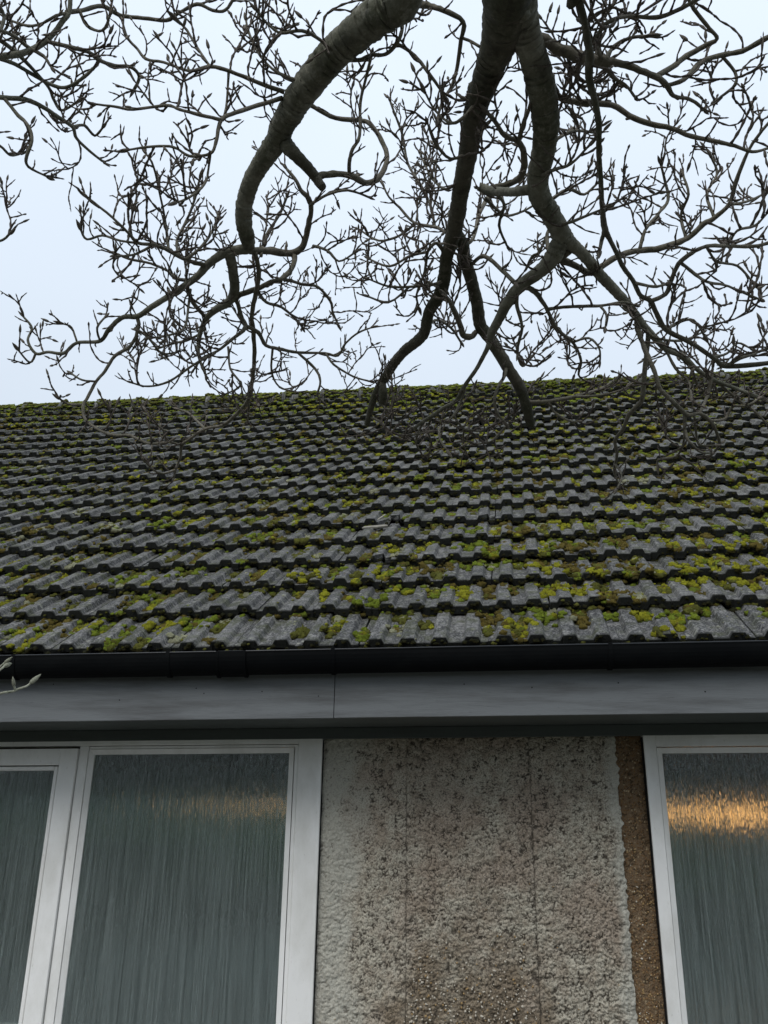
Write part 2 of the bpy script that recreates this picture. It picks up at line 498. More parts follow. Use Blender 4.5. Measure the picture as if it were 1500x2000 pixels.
TREE = [  # branch points and radii traced from image pixels at chosen depths, as metres
('A',0,0.00,'-0.076,1.184,3.348,0.0488 -0.116,1.240,3.348,0.0472 -0.168,1.279,3.354,0.0454 -0.217,1.318,3.355,0.0436 -0.262,1.356,3.353,0.0429 -0.299,1.393,3.348,0.0421 -0.337,1.432,3.339,0.0399 -0.372,1.471,3.329,0.0370 -0.398,1.505,3.318,0.0353 -0.420,1.539,3.306,0.0315 -0.460,1.580,3.289,0.0284 -0.491,1.614,3.275,0.0273 -0.514,1.648,3.258,0.0261 -0.533,1.686,3.239,0.0264 -0.541,1.729,3.217,0.0259 -0.540,1.768,3.199,0.0232 -0.543,1.793,3.186,0.0160'),
('B',0,0.00,'0.113,1.067,3.182,0.0569 0.109,1.117,3.190,0.0536 0.105,1.169,3.195,0.0501 0.093,1.228,3.200,0.0396 0.082,1.271,3.203,0.0355 0.071,1.315,3.203,0.0325 0.059,1.359,3.202,0.0305 0.049,1.411,3.199,0.0292 0.041,1.469,3.191,0.0272 0.032,1.528,3.181,0.0258 0.021,1.595,3.167,0.0249 0.013,1.650,3.152,0.0247 0.004,1.698,3.138,0.0230 -0.014,1.761,3.118,0.0199 -0.022,1.817,3.096,0.0209 -0.034,1.862,3.077,0.0205 -0.066,1.918,3.055,0.0186 -0.086,1.982,3.024,0.0189 -0.140,2.033,3.007,0.0178 -0.178,2.077,2.986,0.0172 -0.202,2.112,2.966,0.0159 -0.222,2.139,2.950,0.0145 -0.246,2.182,2.920,0.0123 -0.267,2.240,2.878,0.0109'),
('C',0,0.00,'0.115,1.079,3.198,0.0542 0.125,1.124,3.196,0.0472 0.138,1.159,3.194,0.0375 0.151,1.200,3.189,0.0334 0.166,1.242,3.183,0.0333 0.182,1.290,3.174,0.0343 0.195,1.344,3.162,0.0349 0.202,1.397,3.148,0.0335 0.200,1.449,3.133,0.0309 0.193,1.501,3.117,0.0295 0.203,1.544,3.100,0.0292 0.233,1.588,3.081,0.0276 0.259,1.631,3.061,0.0273 0.284,1.652,3.052,0.0183 0.319,1.684,3.038,0.0165 0.361,1.728,3.013,0.0161 0.406,1.769,2.989,0.0149 0.442,1.803,2.966,0.0137 0.466,1.829,2.948,0.0124 0.492,1.852,2.930,0.0111 0.538,1.888,2.902,0.0098 0.586,1.909,2.888,0.0085 0.622,1.934,2.866,0.0072 0.664,1.955,2.846,0.0065 0.733,1.978,2.827,0.0059 0.829,2.007,2.798,0.0060'),
('D',0,0.25,'0.206,0.977,3.050,0.0075 0.214,1.007,3.041,0.0071 0.225,1.037,3.031,0.0071 0.233,1.064,3.022,0.0077 0.240,1.087,3.013,0.0087 0.243,1.122,3.000,0.0083 0.255,1.153,2.985,0.0068 0.268,1.193,2.966,0.0069 0.274,1.242,2.941,0.0059 0.282,1.282,2.917,0.0059 0.289,1.323,2.892,0.0060 0.298,1.360,2.867,0.0077 0.311,1.380,2.852,0.0055 0.327,1.401,2.834,0.0055 0.339,1.419,2.819,0.0056 0.362,1.441,2.799,0.0056 0.379,1.463,2.779,0.0056 0.400,1.472,2.770,0.0062 0.419,1.496,2.746,0.0063 0.438,1.514,2.726,0.0063 0.489,1.532,2.705,0.0058 0.538,1.552,2.678,0.0058 0.565,1.561,2.664,0.0064 0.656,1.558,2.667,0.0059'),
('U',0,0.80,'-1.006,1.226,3.252,0.0087 -0.964,1.256,3.303,0.0082 -0.935,1.279,3.335,0.0083 -0.903,1.294,3.376,0.0077 -0.880,1.297,3.412,0.0070 -0.864,1.295,3.443,0.0071 -0.851,1.293,3.470,0.0064 -0.847,1.277,3.516,0.0057'),
('A',1,0.50,'-0.544,1.787,3.188,0.0153 -0.594,1.774,3.171,0.0145 -0.638,1.770,3.137,0.0123 -0.671,1.775,3.099,0.0108 -0.726,1.776,3.054,0.0093 -0.782,1.780,3.018,0.0086 -0.824,1.789,2.994,0.0079 -0.865,1.787,2.990,0.0072 -0.906,1.805,2.969,0.0066 -0.939,1.828,2.947,0.0059 -1.006,1.835,2.948,0.0052 -1.050,1.855,2.930,0.0053 -1.094,1.856,2.936,0.0046 -1.131,1.859,2.935,0.0046 -1.154,1.849,2.970,0.0039 -1.149,1.848,3.009,0.0039 -1.171,1.834,3.037,0.0031'),
('A',1,0.50,'-1.131,1.859,2.935,0.0038 -1.150,1.870,2.914,0.0035 -1.159,1.823,2.924,0.0030'),
('A',1,0.40,'-1.006,1.834,2.950,0.0037 -1.024,1.828,2.992,0.0034 -1.041,1.809,2.993,0.0030'),
('A',1,0.40,'-0.939,1.828,2.947,0.0037 -0.934,1.793,2.966,0.0036 -0.925,1.809,3.007,0.0030'),
('A',1,0.45,'-0.827,1.788,2.994,0.0065 -0.826,1.803,2.967,0.0058 -0.848,1.819,2.924,0.0058 -0.886,1.817,2.894,0.0057 -0.909,1.820,2.851,0.0050 -0.926,1.815,2.818,0.0050 -0.937,1.802,2.763,0.0049 -0.940,1.795,2.742,0.0049 -0.925,1.784,2.696,0.0041 -0.871,1.767,2.653,0.0040 -0.820,1.745,2.630,0.0039 -0.779,1.725,2.620,0.0039 -0.754,1.715,2.606,0.0038 -0.718,1.702,2.586,0.0031 -0.686,1.689,2.580,0.0031'),
('A',1,0.50,'-0.926,1.815,2.818,0.0036 -0.947,1.781,2.805,0.0035 -0.980,1.787,2.827,0.0029'),
('A',1,0.50,'-0.940,1.795,2.742,0.0035 -0.982,1.801,2.747,0.0035 -0.996,1.780,2.751,0.0028'),
('A',1,0.30,'-0.527,1.798,3.186,0.0080 -0.525,1.840,3.154,0.0073 -0.541,1.886,3.121,0.0074 -0.565,1.944,3.086,0.0075 -0.572,1.999,3.063,0.0076 -0.588,2.085,3.030,0.0070 -0.616,2.178,2.996,0.0072 -0.642,2.238,2.972,0.0073 -0.673,2.274,2.959,0.0066 -0.709,2.309,2.947,0.0067 -0.747,2.338,2.937,0.0068 -0.814,2.365,2.939,0.0060 -0.874,2.398,2.919,0.0061 -0.904,2.414,2.905,0.0061 -0.916,2.444,2.875,0.0053 -0.935,2.467,2.847,0.0044 -0.947,2.485,2.821,0.0036'),
('A',1,0.40,'-0.642,2.238,2.972,0.0057 -0.657,2.310,2.977,0.0050 -0.669,2.350,2.960,0.0034'),
('A',1,0.50,'-0.814,2.365,2.939,0.0052 -0.847,2.383,2.974,0.0044 -0.890,2.418,3.023,0.0045 -0.927,2.417,3.039,0.0036'),
('A',1,0.50,'-0.909,2.411,2.907,0.0044 -0.922,2.357,2.892,0.0043 -0.922,2.306,2.889,0.0042 -0.920,2.279,2.898,0.0042 -0.934,2.264,2.908,0.0034'),
('A',1,0.70,'-0.938,2.471,2.841,0.0044 -0.977,2.462,2.825,0.0036 -0.996,2.409,2.822,0.0035 -0.996,2.336,2.822,0.0030'),
('A',1,0.30,'-0.590,1.774,3.171,0.0159 -0.590,1.820,3.143,0.0153 -0.602,1.884,3.126,0.0156 -0.630,1.926,3.119,0.0136 -0.669,1.956,3.121,0.0123 -0.708,1.987,3.112,0.0093 -0.737,2.022,3.084,0.0078 -0.746,2.043,3.045,0.0063 -0.742,2.052,3.013,0.0047 -0.724,2.059,2.969,0.0039'),
('A',1,0.70,'-0.606,1.915,3.119,0.0090 -0.590,1.904,3.128,0.0090 -0.545,1.897,3.137,0.0082 -0.504,1.900,3.161,0.0075 -0.473,1.920,3.183,0.0060 -0.434,1.979,3.206,0.0054 -0.399,2.033,3.233,0.0047 -0.372,2.108,3.233,0.0048 -0.370,2.147,3.218,0.0041 -0.358,2.177,3.197,0.0041'),
('A',1,0.70,'-0.607,1.910,3.124,0.0075 -0.602,1.936,3.108,0.0075 -0.595,1.949,3.083,0.0068 -0.583,1.952,3.051,0.0067 -0.616,1.932,2.999,0.0052 -0.651,1.935,2.969,0.0044 -0.703,1.965,2.965,0.0045 -0.744,2.018,2.960,0.0038'),
('A',1,0.55,'-0.583,1.953,3.058,0.0067 -0.557,1.997,3.061,0.0068 -0.547,2.055,3.054,0.0062 -0.514,2.109,3.072,0.0063 -0.477,2.158,3.089,0.0056 -0.400,2.209,3.113,0.0049 -0.361,2.220,3.109,0.0049 -0.334,2.196,3.138,0.0041 -0.292,2.171,3.158,0.0040 -0.251,2.158,3.166,0.0032'),
('A',1,0.50,'-0.474,2.160,3.087,0.0048 -0.426,2.192,3.050,0.0048 -0.407,2.190,3.004,0.0040 -0.419,2.216,2.971,0.0040 -0.408,2.251,2.966,0.0032'),
('A',1,0.60,'-0.398,2.209,3.113,0.0041 -0.367,2.187,3.059,0.0040 -0.310,2.216,3.032,0.0036 -0.262,2.245,3.029,0.0032'),
('A',1,0.90,'-0.622,1.935,2.980,0.0044 -0.609,1.931,2.909,0.0036 -0.578,1.934,2.860,0.0032 -0.630,1.971,2.853,0.0029'),
('A',1,0.70,'-0.533,2.079,3.059,0.0039 -0.553,2.160,3.028,0.0040 -0.533,2.187,2.989,0.0036 -0.480,2.164,2.958,0.0031'),
('A',1,0.90,'-0.659,1.940,2.965,0.0044 -0.699,1.897,2.907,0.0036 -0.780,1.936,2.879,0.0037 -0.852,1.971,2.885,0.0034 -0.894,1.957,2.890,0.0030'),
('A',1,0.50,'-0.538,1.794,3.186,0.0131 -0.496,1.846,3.224,0.0127 -0.452,1.882,3.240,0.0121 -0.418,1.882,3.259,0.0113 -0.399,1.848,3.287,0.0105 -0.381,1.797,3.311,0.0089 -0.382,1.765,3.324,0.0081 -0.399,1.743,3.333,0.0066 -0.408,1.726,3.348,0.0059 -0.434,1.712,3.379,0.0044'),
('A',1,0.70,'-0.449,1.882,3.240,0.0090 -0.438,1.885,3.225,0.0090 -0.441,1.849,3.157,0.0080 -0.462,1.819,3.107,0.0071'),
('A',1,0.70,'-0.381,1.780,3.316,0.0052 -0.319,1.704,3.281,0.0043 -0.263,1.682,3.272,0.0035 -0.214,1.715,3.276,0.0032'),
('A',1,0.90,'-0.387,1.884,3.263,0.0053 -0.338,1.840,3.211,0.0044 -0.306,1.842,3.177,0.0036 -0.267,1.840,3.198,0.0033'),
('A',1,0.10,'-0.404,1.544,3.305,0.0233 -0.375,1.529,3.258,0.0181 -0.345,1.560,3.241,0.0155 -0.330,1.583,3.233,0.0142 -0.319,1.588,3.215,0.0128 -0.310,1.584,3.199,0.0113'),
('A',1,0.25,'-0.328,1.584,3.232,0.0115 -0.290,1.602,3.254,0.0102 -0.250,1.635,3.276,0.0097 -0.217,1.681,3.292,0.0099 -0.184,1.703,3.329,0.0086 -0.167,1.711,3.394,0.0081 -0.182,1.708,3.451,0.0074 -0.213,1.696,3.499,0.0068 -0.243,1.693,3.510,0.0068 -0.303,1.684,3.513,0.0068 -0.354,1.652,3.520,0.0068 -0.372,1.637,3.524,0.0068'),
('A',1,0.70,'-0.253,1.634,3.277,0.0062 -0.250,1.604,3.288,0.0055 -0.241,1.585,3.310,0.0055 -0.223,1.578,3.345,0.0049 -0.220,1.556,3.428,0.0042 -0.200,1.504,3.453,0.0042 -0.179,1.428,3.437,0.0041'),
('A',1,0.60,'-0.238,1.358,3.348,0.0065 -0.201,1.367,3.352,0.0052 -0.168,1.348,3.343,0.0051 -0.138,1.335,3.326,0.0051 -0.111,1.311,3.328,0.0050 -0.099,1.303,3.356,0.0044 -0.099,1.309,3.405,0.0039 -0.085,1.325,3.454,0.0033'),
('A',1,0.70,'-0.111,1.311,3.328,0.0044 -0.086,1.349,3.347,0.0045 -0.062,1.362,3.327,0.0045 -0.031,1.374,3.282,0.0038 -0.010,1.426,3.291,0.0032'),
('A',1,0.50,'-0.062,1.325,3.455,0.0099 -0.039,1.318,3.438,0.0079 -0.011,1.317,3.422,0.0065 0.032,1.340,3.411,0.0065 0.027,1.380,3.406,0.0053 0.019,1.434,3.396,0.0054 0.007,1.467,3.371,0.0047 -0.015,1.475,3.336,0.0040 -0.028,1.473,3.284,0.0033'),
('A',1,0.40,'0.029,1.374,3.405,0.0040 0.047,1.393,3.416,0.0040 0.070,1.392,3.395,0.0040'),
('A',1,0.55,'-0.381,1.432,3.343,0.0067 -0.439,1.398,3.342,0.0060 -0.490,1.366,3.342,0.0053 -0.534,1.355,3.348,0.0053 -0.586,1.368,3.354,0.0040 -0.654,1.378,3.397,0.0041 -0.705,1.393,3.428,0.0042 -0.731,1.395,3.464,0.0036 -0.758,1.394,3.499,0.0036 -0.773,1.388,3.541,0.0029'),
('A',1,0.50,'-0.388,1.440,3.334,0.0067 -0.429,1.400,3.275,0.0058 -0.466,1.358,3.213,0.0057 -0.489,1.337,3.174,0.0049 -0.497,1.341,3.117,0.0043 -0.509,1.346,3.093,0.0036 -0.550,1.338,3.082,0.0036 -0.580,1.324,3.094,0.0030 -0.623,1.319,3.095,0.0030 -0.673,1.310,3.081,0.0024'),
('A',1,0.60,'-0.489,1.337,3.174,0.0049 -0.523,1.301,3.154,0.0043 -0.565,1.291,3.162,0.0037 -0.595,1.294,3.178,0.0037 -0.679,1.316,3.196,0.0032 -0.712,1.302,3.192,0.0032 -0.737,1.265,3.163,0.0025'),
('A',1,1.00,'-0.509,1.346,3.093,0.0036 -0.520,1.375,3.079,0.0030 -0.523,1.370,3.035,0.0030 -0.532,1.317,2.956,0.0029 -0.547,1.293,2.924,0.0022'),
('A',1,0.70,'-0.494,1.367,3.340,0.0040 -0.503,1.399,3.287,0.0033 -0.495,1.368,3.211,0.0032'),
('A',1,0.80,'-0.534,1.355,3.348,0.0033 -0.577,1.373,3.430,0.0034 -0.609,1.380,3.493,0.0035 -0.625,1.353,3.497,0.0035'),
('A',1,0.80,'-0.253,1.349,3.354,0.0052 -0.267,1.262,3.295,0.0043 -0.291,1.196,3.245,0.0042 -0.328,1.182,3.225,0.0035 -0.353,1.175,3.241,0.0030 -0.374,1.153,3.255,0.0024'),
('A',1,0.90,'-0.324,1.416,3.344,0.0046 -0.350,1.397,3.340,0.0046 -0.391,1.390,3.359,0.0040 -0.437,1.414,3.434,0.0034 -0.477,1.449,3.537,0.0036 -0.495,1.454,3.603,0.0030'),
('A',1,0.80,'-0.649,1.770,3.129,0.0072 -0.678,1.692,3.091,0.0056 -0.690,1.618,3.062,0.0054 -0.702,1.556,3.033,0.0053 -0.720,1.514,3.006,0.0045 -0.730,1.477,3.006,0.0038 -0.753,1.442,3.020,0.0032 -0.777,1.424,3.035,0.0032 -0.799,1.404,3.047,0.0026'),
('A',1,1.00,'-0.690,1.618,3.062,0.0047 -0.710,1.640,3.133,0.0042 -0.719,1.637,3.178,0.0035 -0.717,1.588,3.207,0.0035 -0.708,1.513,3.225,0.0034 -0.724,1.498,3.250,0.0028'),
('A',1,0.90,'-0.715,1.529,3.015,0.0039 -0.776,1.538,3.034,0.0033 -0.842,1.575,3.082,0.0034 -0.890,1.594,3.088,0.0035 -0.898,1.573,3.099,0.0028'),
('A',1,0.90,'-0.702,1.556,3.033,0.0039 -0.739,1.540,2.995,0.0033 -0.745,1.462,2.933,0.0028'),
('A',1,1.00,'-0.680,1.777,3.088,0.0057 -0.738,1.822,3.127,0.0052 -0.776,1.838,3.165,0.0045 -0.824,1.824,3.183,0.0038 -0.877,1.794,3.180,0.0038 -0.911,1.795,3.199,0.0031'),
('A',1,1.20,'-0.681,1.663,3.080,0.0048 -0.705,1.696,3.153,0.0043 -0.708,1.754,3.264,0.0041 -0.692,1.751,3.328,0.0038 -0.670,1.716,3.364,0.0034'),
('A',1,1.20,'-0.678,1.694,3.088,0.0049 -0.639,1.703,3.139,0.0042 -0.636,1.758,3.230,0.0037 -0.643,1.807,3.320,0.0034'),
('A',1,1.00,'-0.697,1.778,3.071,0.0065 -0.726,1.906,3.111,0.0068 -0.717,1.991,3.118,0.0062'),
('A',1,1.20,'-0.697,1.805,3.081,0.0044 -0.692,1.791,3.016,0.0043 -0.671,1.725,2.912,0.0034 -0.684,1.666,2.854,0.0033 -0.713,1.644,2.835,0.0026'),
('A',1,1.10,'-0.836,1.799,2.965,0.0043 -0.803,1.821,2.947,0.0036 -0.780,1.862,2.924,0.0036 -0.765,1.928,2.965,0.0030'),
('A',1,1.20,'-0.732,2.023,3.085,0.0047 -0.782,2.041,3.072,0.0047 -0.838,2.086,3.092,0.0041 -0.897,2.116,3.095,0.0041'),
('A',1,1.10,'-0.513,1.809,3.180,0.0051 -0.521,1.874,3.298,0.0046 -0.494,1.897,3.385,0.0043 -0.470,1.876,3.429,0.0040'),
('A',1,1.10,'-0.545,1.897,3.137,0.0060 -0.522,1.929,3.116,0.0052 -0.493,1.990,3.139,0.0046 -0.474,2.116,3.176,0.0040 -0.467,2.165,3.179,0.0033'),
('B',1,0.10,'0.009,1.718,3.154,0.0185 0.028,1.771,3.155,0.0181 0.032,1.818,3.150,0.0184 0.049,1.888,3.135,0.0188 0.066,1.959,3.101,0.0191 0.074,2.003,3.063,0.0200 0.105,2.028,3.028,0.0193 0.148,2.064,2.965,0.0186 0.182,2.096,2.916,0.0179 0.202,2.132,2.877,0.0165 0.217,2.186,2.838,0.0152'),
('B',1,0.20,'-0.214,2.127,2.958,0.0152 -0.208,2.121,2.921,0.0151 -0.211,2.154,2.905,0.0144'),
('B',1,0.50,'0.063,2.014,3.049,0.0089 0.048,2.009,3.031,0.0096 0.026,1.996,3.028,0.0103 0.018,1.956,3.035,0.0087 0.004,1.874,3.023,0.0084 -0.012,1.765,2.990,0.0067 -0.027,1.697,2.967,0.0058'),
('B',1,0.70,'-0.018,1.761,3.118,0.0062 -0.039,1.720,3.127,0.0054 -0.062,1.727,3.107,0.0047 -0.072,1.790,3.095,0.0041 -0.099,1.902,3.103,0.0036 -0.095,1.945,3.091,0.0029'),
('B',1,0.90,'0.002,1.711,3.133,0.0054 -0.037,1.782,3.223,0.0050 -0.103,1.869,3.313,0.0045 -0.146,1.874,3.372,0.0046 -0.174,1.859,3.396,0.0038 -0.188,1.848,3.423,0.0031'),
('B',1,1.00,'-0.045,1.805,3.242,0.0043 -0.059,1.834,3.342,0.0041 -0.086,1.873,3.447,0.0039 -0.124,1.900,3.546,0.0040 -0.141,1.878,3.639,0.0041 -0.171,1.821,3.699,0.0033'),
('B',1,0.90,'0.028,1.771,3.155,0.0056 0.056,1.795,3.196,0.0057 0.075,1.888,3.344,0.0069 0.100,1.944,3.442,0.0080 0.119,1.955,3.472,0.0080'),
('B',1,0.70,'0.046,1.846,3.146,0.0057 0.078,1.732,3.091,0.0061 0.121,1.691,3.014,0.0059 0.144,1.652,2.953,0.0057'),
('B',1,0.70,'-0.022,1.825,3.094,0.0056 -0.046,1.809,3.068,0.0048 -0.112,1.808,3.063,0.0041 -0.164,1.785,3.050,0.0034 -0.205,1.688,3.006,0.0026'),
('B',1,1.00,'-0.112,1.808,3.063,0.0041 -0.175,1.915,3.091,0.0036 -0.236,1.952,3.136,0.0030'),
('B',1,1.00,'-0.100,1.869,3.313,0.0045 -0.148,1.914,3.308,0.0042 -0.209,1.937,3.312,0.0039 -0.269,1.997,3.398,0.0032'),
('B',1,0.90,'-0.062,1.727,3.107,0.0041 -0.112,1.798,3.150,0.0039 -0.168,1.824,3.140,0.0035 -0.226,1.850,3.187,0.0029'),
('B',1,0.80,'-0.085,1.972,3.026,0.0051 -0.052,2.008,3.088,0.0045 -0.009,2.115,3.129,0.0047 0.021,2.192,3.125,0.0040'),
('B',1,0.60,'0.148,2.064,2.965,0.0059 0.138,2.039,2.919,0.0058 0.121,2.011,2.877,0.0057 0.108,1.998,2.840,0.0049 0.108,2.012,2.813,0.0042 0.116,2.031,2.798,0.0042 0.132,2.045,2.784,0.0036'),
('B',1,0.50,'0.206,2.129,2.882,0.0075 0.257,2.113,2.874,0.0067 0.294,2.110,2.878,0.0067 0.337,2.132,2.897,0.0061 0.365,2.158,2.918,0.0054 0.434,2.231,2.973,0.0040 0.485,2.271,3.022,0.0033'),
('B',1,0.40,'0.262,2.112,2.872,0.0045 0.267,2.111,2.864,0.0045 0.282,2.121,2.842,0.0037 0.316,2.097,2.805,0.0037 0.334,2.048,2.779,0.0029'),
('B',1,0.40,'0.345,2.137,2.900,0.0046 0.397,2.035,2.850,0.0036 0.454,2.011,2.855,0.0029 0.493,2.008,2.885,0.0029'),
('B',1,0.80,'-0.257,2.218,2.893,0.0047 -0.217,2.180,2.856,0.0038 -0.183,2.144,2.805,0.0037 -0.132,2.142,2.795,0.0033 -0.088,2.157,2.809,0.0030'),
('B',1,0.80,'-0.232,2.168,2.926,0.0046 -0.189,2.115,2.864,0.0037 -0.171,2.069,2.873,0.0037 -0.176,2.058,2.892,0.0029'),
('B',1,1.00,'0.056,1.359,3.203,0.0049 0.027,1.330,3.134,0.0041 0.001,1.331,3.123,0.0035 -0.031,1.333,3.161,0.0030 -0.051,1.303,3.180,0.0024'),
('B',1,1.00,'0.040,1.490,3.190,0.0051 -0.001,1.431,3.123,0.0037 -0.033,1.394,3.132,0.0030 -0.047,1.331,3.127,0.0023'),
('B',1,1.00,'0.028,1.542,3.179,0.0045 -0.008,1.577,3.168,0.0039 -0.045,1.625,3.242,0.0034 -0.079,1.682,3.377,0.0029'),
('B',1,0.90,'0.170,2.130,2.877,0.0052 0.170,2.194,2.863,0.0046 0.142,2.213,2.841,0.0046 0.117,2.211,2.811,0.0046 0.100,2.212,2.799,0.0038 0.060,2.236,2.803,0.0031'),
('C',1,0.20,'0.258,1.638,3.057,0.0247 0.249,1.648,3.045,0.0247 0.238,1.663,3.028,0.0234 0.212,1.684,3.008,0.0195 0.168,1.713,2.991,0.0170 0.138,1.750,2.973,0.0158 0.110,1.813,2.949,0.0134 0.096,1.848,2.938,0.0122 0.091,1.880,2.928,0.0082 0.081,1.912,2.920,0.0069 0.058,1.972,2.905,0.0064 0.027,2.036,2.891,0.0065 0.002,2.090,2.873,0.0066 -0.032,2.123,2.869,0.0067 -0.068,2.156,2.860,0.0068 -0.093,2.174,2.853,0.0060 -0.123,2.194,2.840,0.0046'),
('C',1,0.90,'0.028,2.035,2.893,0.0051 0.019,2.067,2.866,0.0044 -0.006,2.058,2.810,0.0043 -0.039,2.011,2.760,0.0035 -0.042,1.983,2.711,0.0034 -0.024,1.978,2.673,0.0027'),
('C',1,0.90,'-0.004,2.057,2.811,0.0036 0.015,2.069,2.785,0.0036 0.029,2.087,2.782,0.0036 0.072,2.153,2.808,0.0037 0.105,2.182,2.836,0.0030'),
('C',1,0.90,'0.023,2.080,2.780,0.0036 0.022,2.171,2.783,0.0034 0.028,2.206,2.771,0.0030'),
('C',1,0.90,'-0.068,2.156,2.860,0.0038 -0.082,2.199,2.836,0.0038 -0.074,2.271,2.832,0.0031 -0.082,2.317,2.814,0.0032'),
('C',1,0.90,'-0.093,2.174,2.853,0.0038 -0.121,2.280,2.841,0.0039 -0.111,2.322,2.825,0.0032'),
('C',1,0.50,'0.165,1.719,2.988,0.0079 0.192,1.722,2.979,0.0079 0.219,1.750,2.962,0.0066 0.234,1.781,2.955,0.0060 0.268,1.869,2.955,0.0055 0.319,1.957,2.968,0.0050 0.350,2.040,2.960,0.0044 0.348,2.086,2.942,0.0038 0.371,2.102,2.929,0.0030'),
('C',1,0.60,'0.233,1.773,2.956,0.0053 0.272,1.780,2.965,0.0047 0.316,1.750,2.946,0.0046 0.354,1.726,2.930,0.0039 0.407,1.742,2.948,0.0033 0.446,1.782,2.965,0.0027'),
('C',1,0.50,'0.351,1.727,2.929,0.0033 0.362,1.719,2.899,0.0032 0.348,1.679,2.837,0.0025'),
('C',1,0.80,'0.319,1.955,2.970,0.0036 0.347,1.882,2.936,0.0035 0.366,1.857,2.891,0.0031 0.369,1.877,2.866,0.0027'),
('C',1,0.80,'0.156,1.728,2.982,0.0059 0.157,1.760,2.957,0.0053 0.168,1.775,2.908,0.0046 0.158,1.835,2.879,0.0040 0.177,1.917,2.880,0.0034 0.202,1.955,2.924,0.0028'),
('C',1,0.60,'0.232,1.666,3.026,0.0052 0.233,1.713,3.121,0.0054 0.244,1.713,3.159,0.0048 0.219,1.746,3.109,0.0041 0.201,1.760,3.105,0.0041 0.191,1.799,3.104,0.0035'),
('C',1,0.30,'0.278,1.664,3.045,0.0118 0.259,1.690,3.040,0.0106 0.286,1.706,3.039,0.0100 0.333,1.738,3.034,0.0094 0.366,1.744,3.053,0.0088 0.406,1.747,3.082,0.0083 0.453,1.753,3.102,0.0084 0.505,1.762,3.111,0.0085 0.556,1.759,3.124,0.0085 0.592,1.749,3.137,0.0078 0.619,1.730,3.156,0.0078 0.641,1.717,3.162,0.0064 0.670,1.688,3.177,0.0057 0.676,1.652,3.204,0.0057 0.684,1.612,3.228,0.0049 0.697,1.572,3.250,0.0042 0.725,1.529,3.272,0.0035'),
('C',1,0.80,'0.465,1.753,3.107,0.0056 0.481,1.746,3.157,0.0049 0.526,1.777,3.229,0.0051 0.562,1.798,3.289,0.0045 0.554,1.780,3.340,0.0038 0.536,1.740,3.355,0.0030'),
('C',1,1.10,'0.580,1.753,3.133,0.0050 0.577,1.761,3.210,0.0044 0.585,1.710,3.229,0.0036 0.577,1.705,3.281,0.0033'),
('C',1,1.10,'0.641,1.717,3.162,0.0050 0.639,1.738,3.250,0.0044 0.680,1.761,3.332,0.0038 0.663,1.735,3.359,0.0030'),
('C',1,1.00,'0.666,1.692,3.176,0.0043 0.718,1.713,3.201,0.0036 0.780,1.752,3.253,0.0030'),
('C',1,0.35,'0.161,1.205,3.190,0.0127 0.179,1.208,3.194,0.0127 0.211,1.221,3.181,0.0128 0.253,1.223,3.158,0.0138 0.281,1.221,3.144,0.0132 0.295,1.219,3.139,0.0126 0.309,1.218,3.135,0.0086 0.328,1.220,3.131,0.0080 0.363,1.232,3.126,0.0069 0.402,1.256,3.130,0.0070 0.428,1.284,3.134,0.0059 0.445,1.310,3.138,0.0048 0.490,1.343,3.158,0.0043 0.527,1.381,3.167,0.0031'),
('C',1,0.50,'0.399,1.255,3.132,0.0059 0.442,1.280,3.182,0.0060 0.474,1.294,3.221,0.0062 0.512,1.294,3.245,0.0056 0.533,1.278,3.244,0.0044 0.512,1.256,3.248,0.0043 0.472,1.213,3.251,0.0043 0.454,1.193,3.265,0.0036'),
('C',1,0.30,'0.419,1.280,3.133,0.0053 0.462,1.290,3.157,0.0054 0.511,1.315,3.227,0.0063 0.563,1.339,3.268,0.0065 0.605,1.340,3.276,0.0065 0.640,1.287,3.253,0.0064'),
('C',1,0.50,'0.561,1.340,3.268,0.0039 0.592,1.361,3.245,0.0039 0.592,1.368,3.217,0.0039 0.577,1.406,3.227,0.0033 0.575,1.445,3.251,0.0027'),
('C',1,0.35,'0.202,1.283,3.178,0.0083 0.215,1.316,3.179,0.0078 0.229,1.338,3.178,0.0073 0.273,1.358,3.184,0.0073 0.338,1.368,3.182,0.0068 0.374,1.378,3.161,0.0062 0.414,1.379,3.137,0.0061 0.453,1.374,3.118,0.0055 0.492,1.375,3.095,0.0055 0.542,1.379,3.081,0.0049 0.579,1.388,3.076,0.0043 0.620,1.406,3.075,0.0037 0.655,1.414,3.089,0.0032'),
('C',1,1.00,'0.290,1.217,3.144,0.0052 0.269,1.156,3.120,0.0044 0.274,1.087,3.082,0.0037 0.300,1.038,3.035,0.0036 0.336,1.023,3.010,0.0041 0.368,1.020,3.018,0.0041 0.407,1.008,3.030,0.0041'),
('C',1,1.20,'0.295,1.218,3.141,0.0046 0.323,1.242,3.202,0.0042 0.350,1.227,3.203,0.0036 0.384,1.226,3.205,0.0030'),
('C',1,1.30,'0.295,1.220,3.138,0.0046 0.312,1.243,3.125,0.0040 0.337,1.250,3.112,0.0035 0.370,1.309,3.139,0.0030'),
('C',1,1.30,'0.258,1.224,3.155,0.0040 0.250,1.271,3.162,0.0035 0.276,1.335,3.194,0.0030 0.317,1.362,3.205,0.0031'),
('C',1,1.20,'0.277,1.196,3.134,0.0034 0.256,1.148,3.137,0.0033 0.227,1.089,3.094,0.0027'),
('C',1,0.30,'0.182,1.521,3.109,0.0151 0.163,1.535,3.117,0.0127 0.141,1.574,3.148,0.0117 0.121,1.618,3.189,0.0120 0.101,1.651,3.219,0.0129 0.080,1.663,3.240,0.0124 0.069,1.663,3.245,0.0117'),
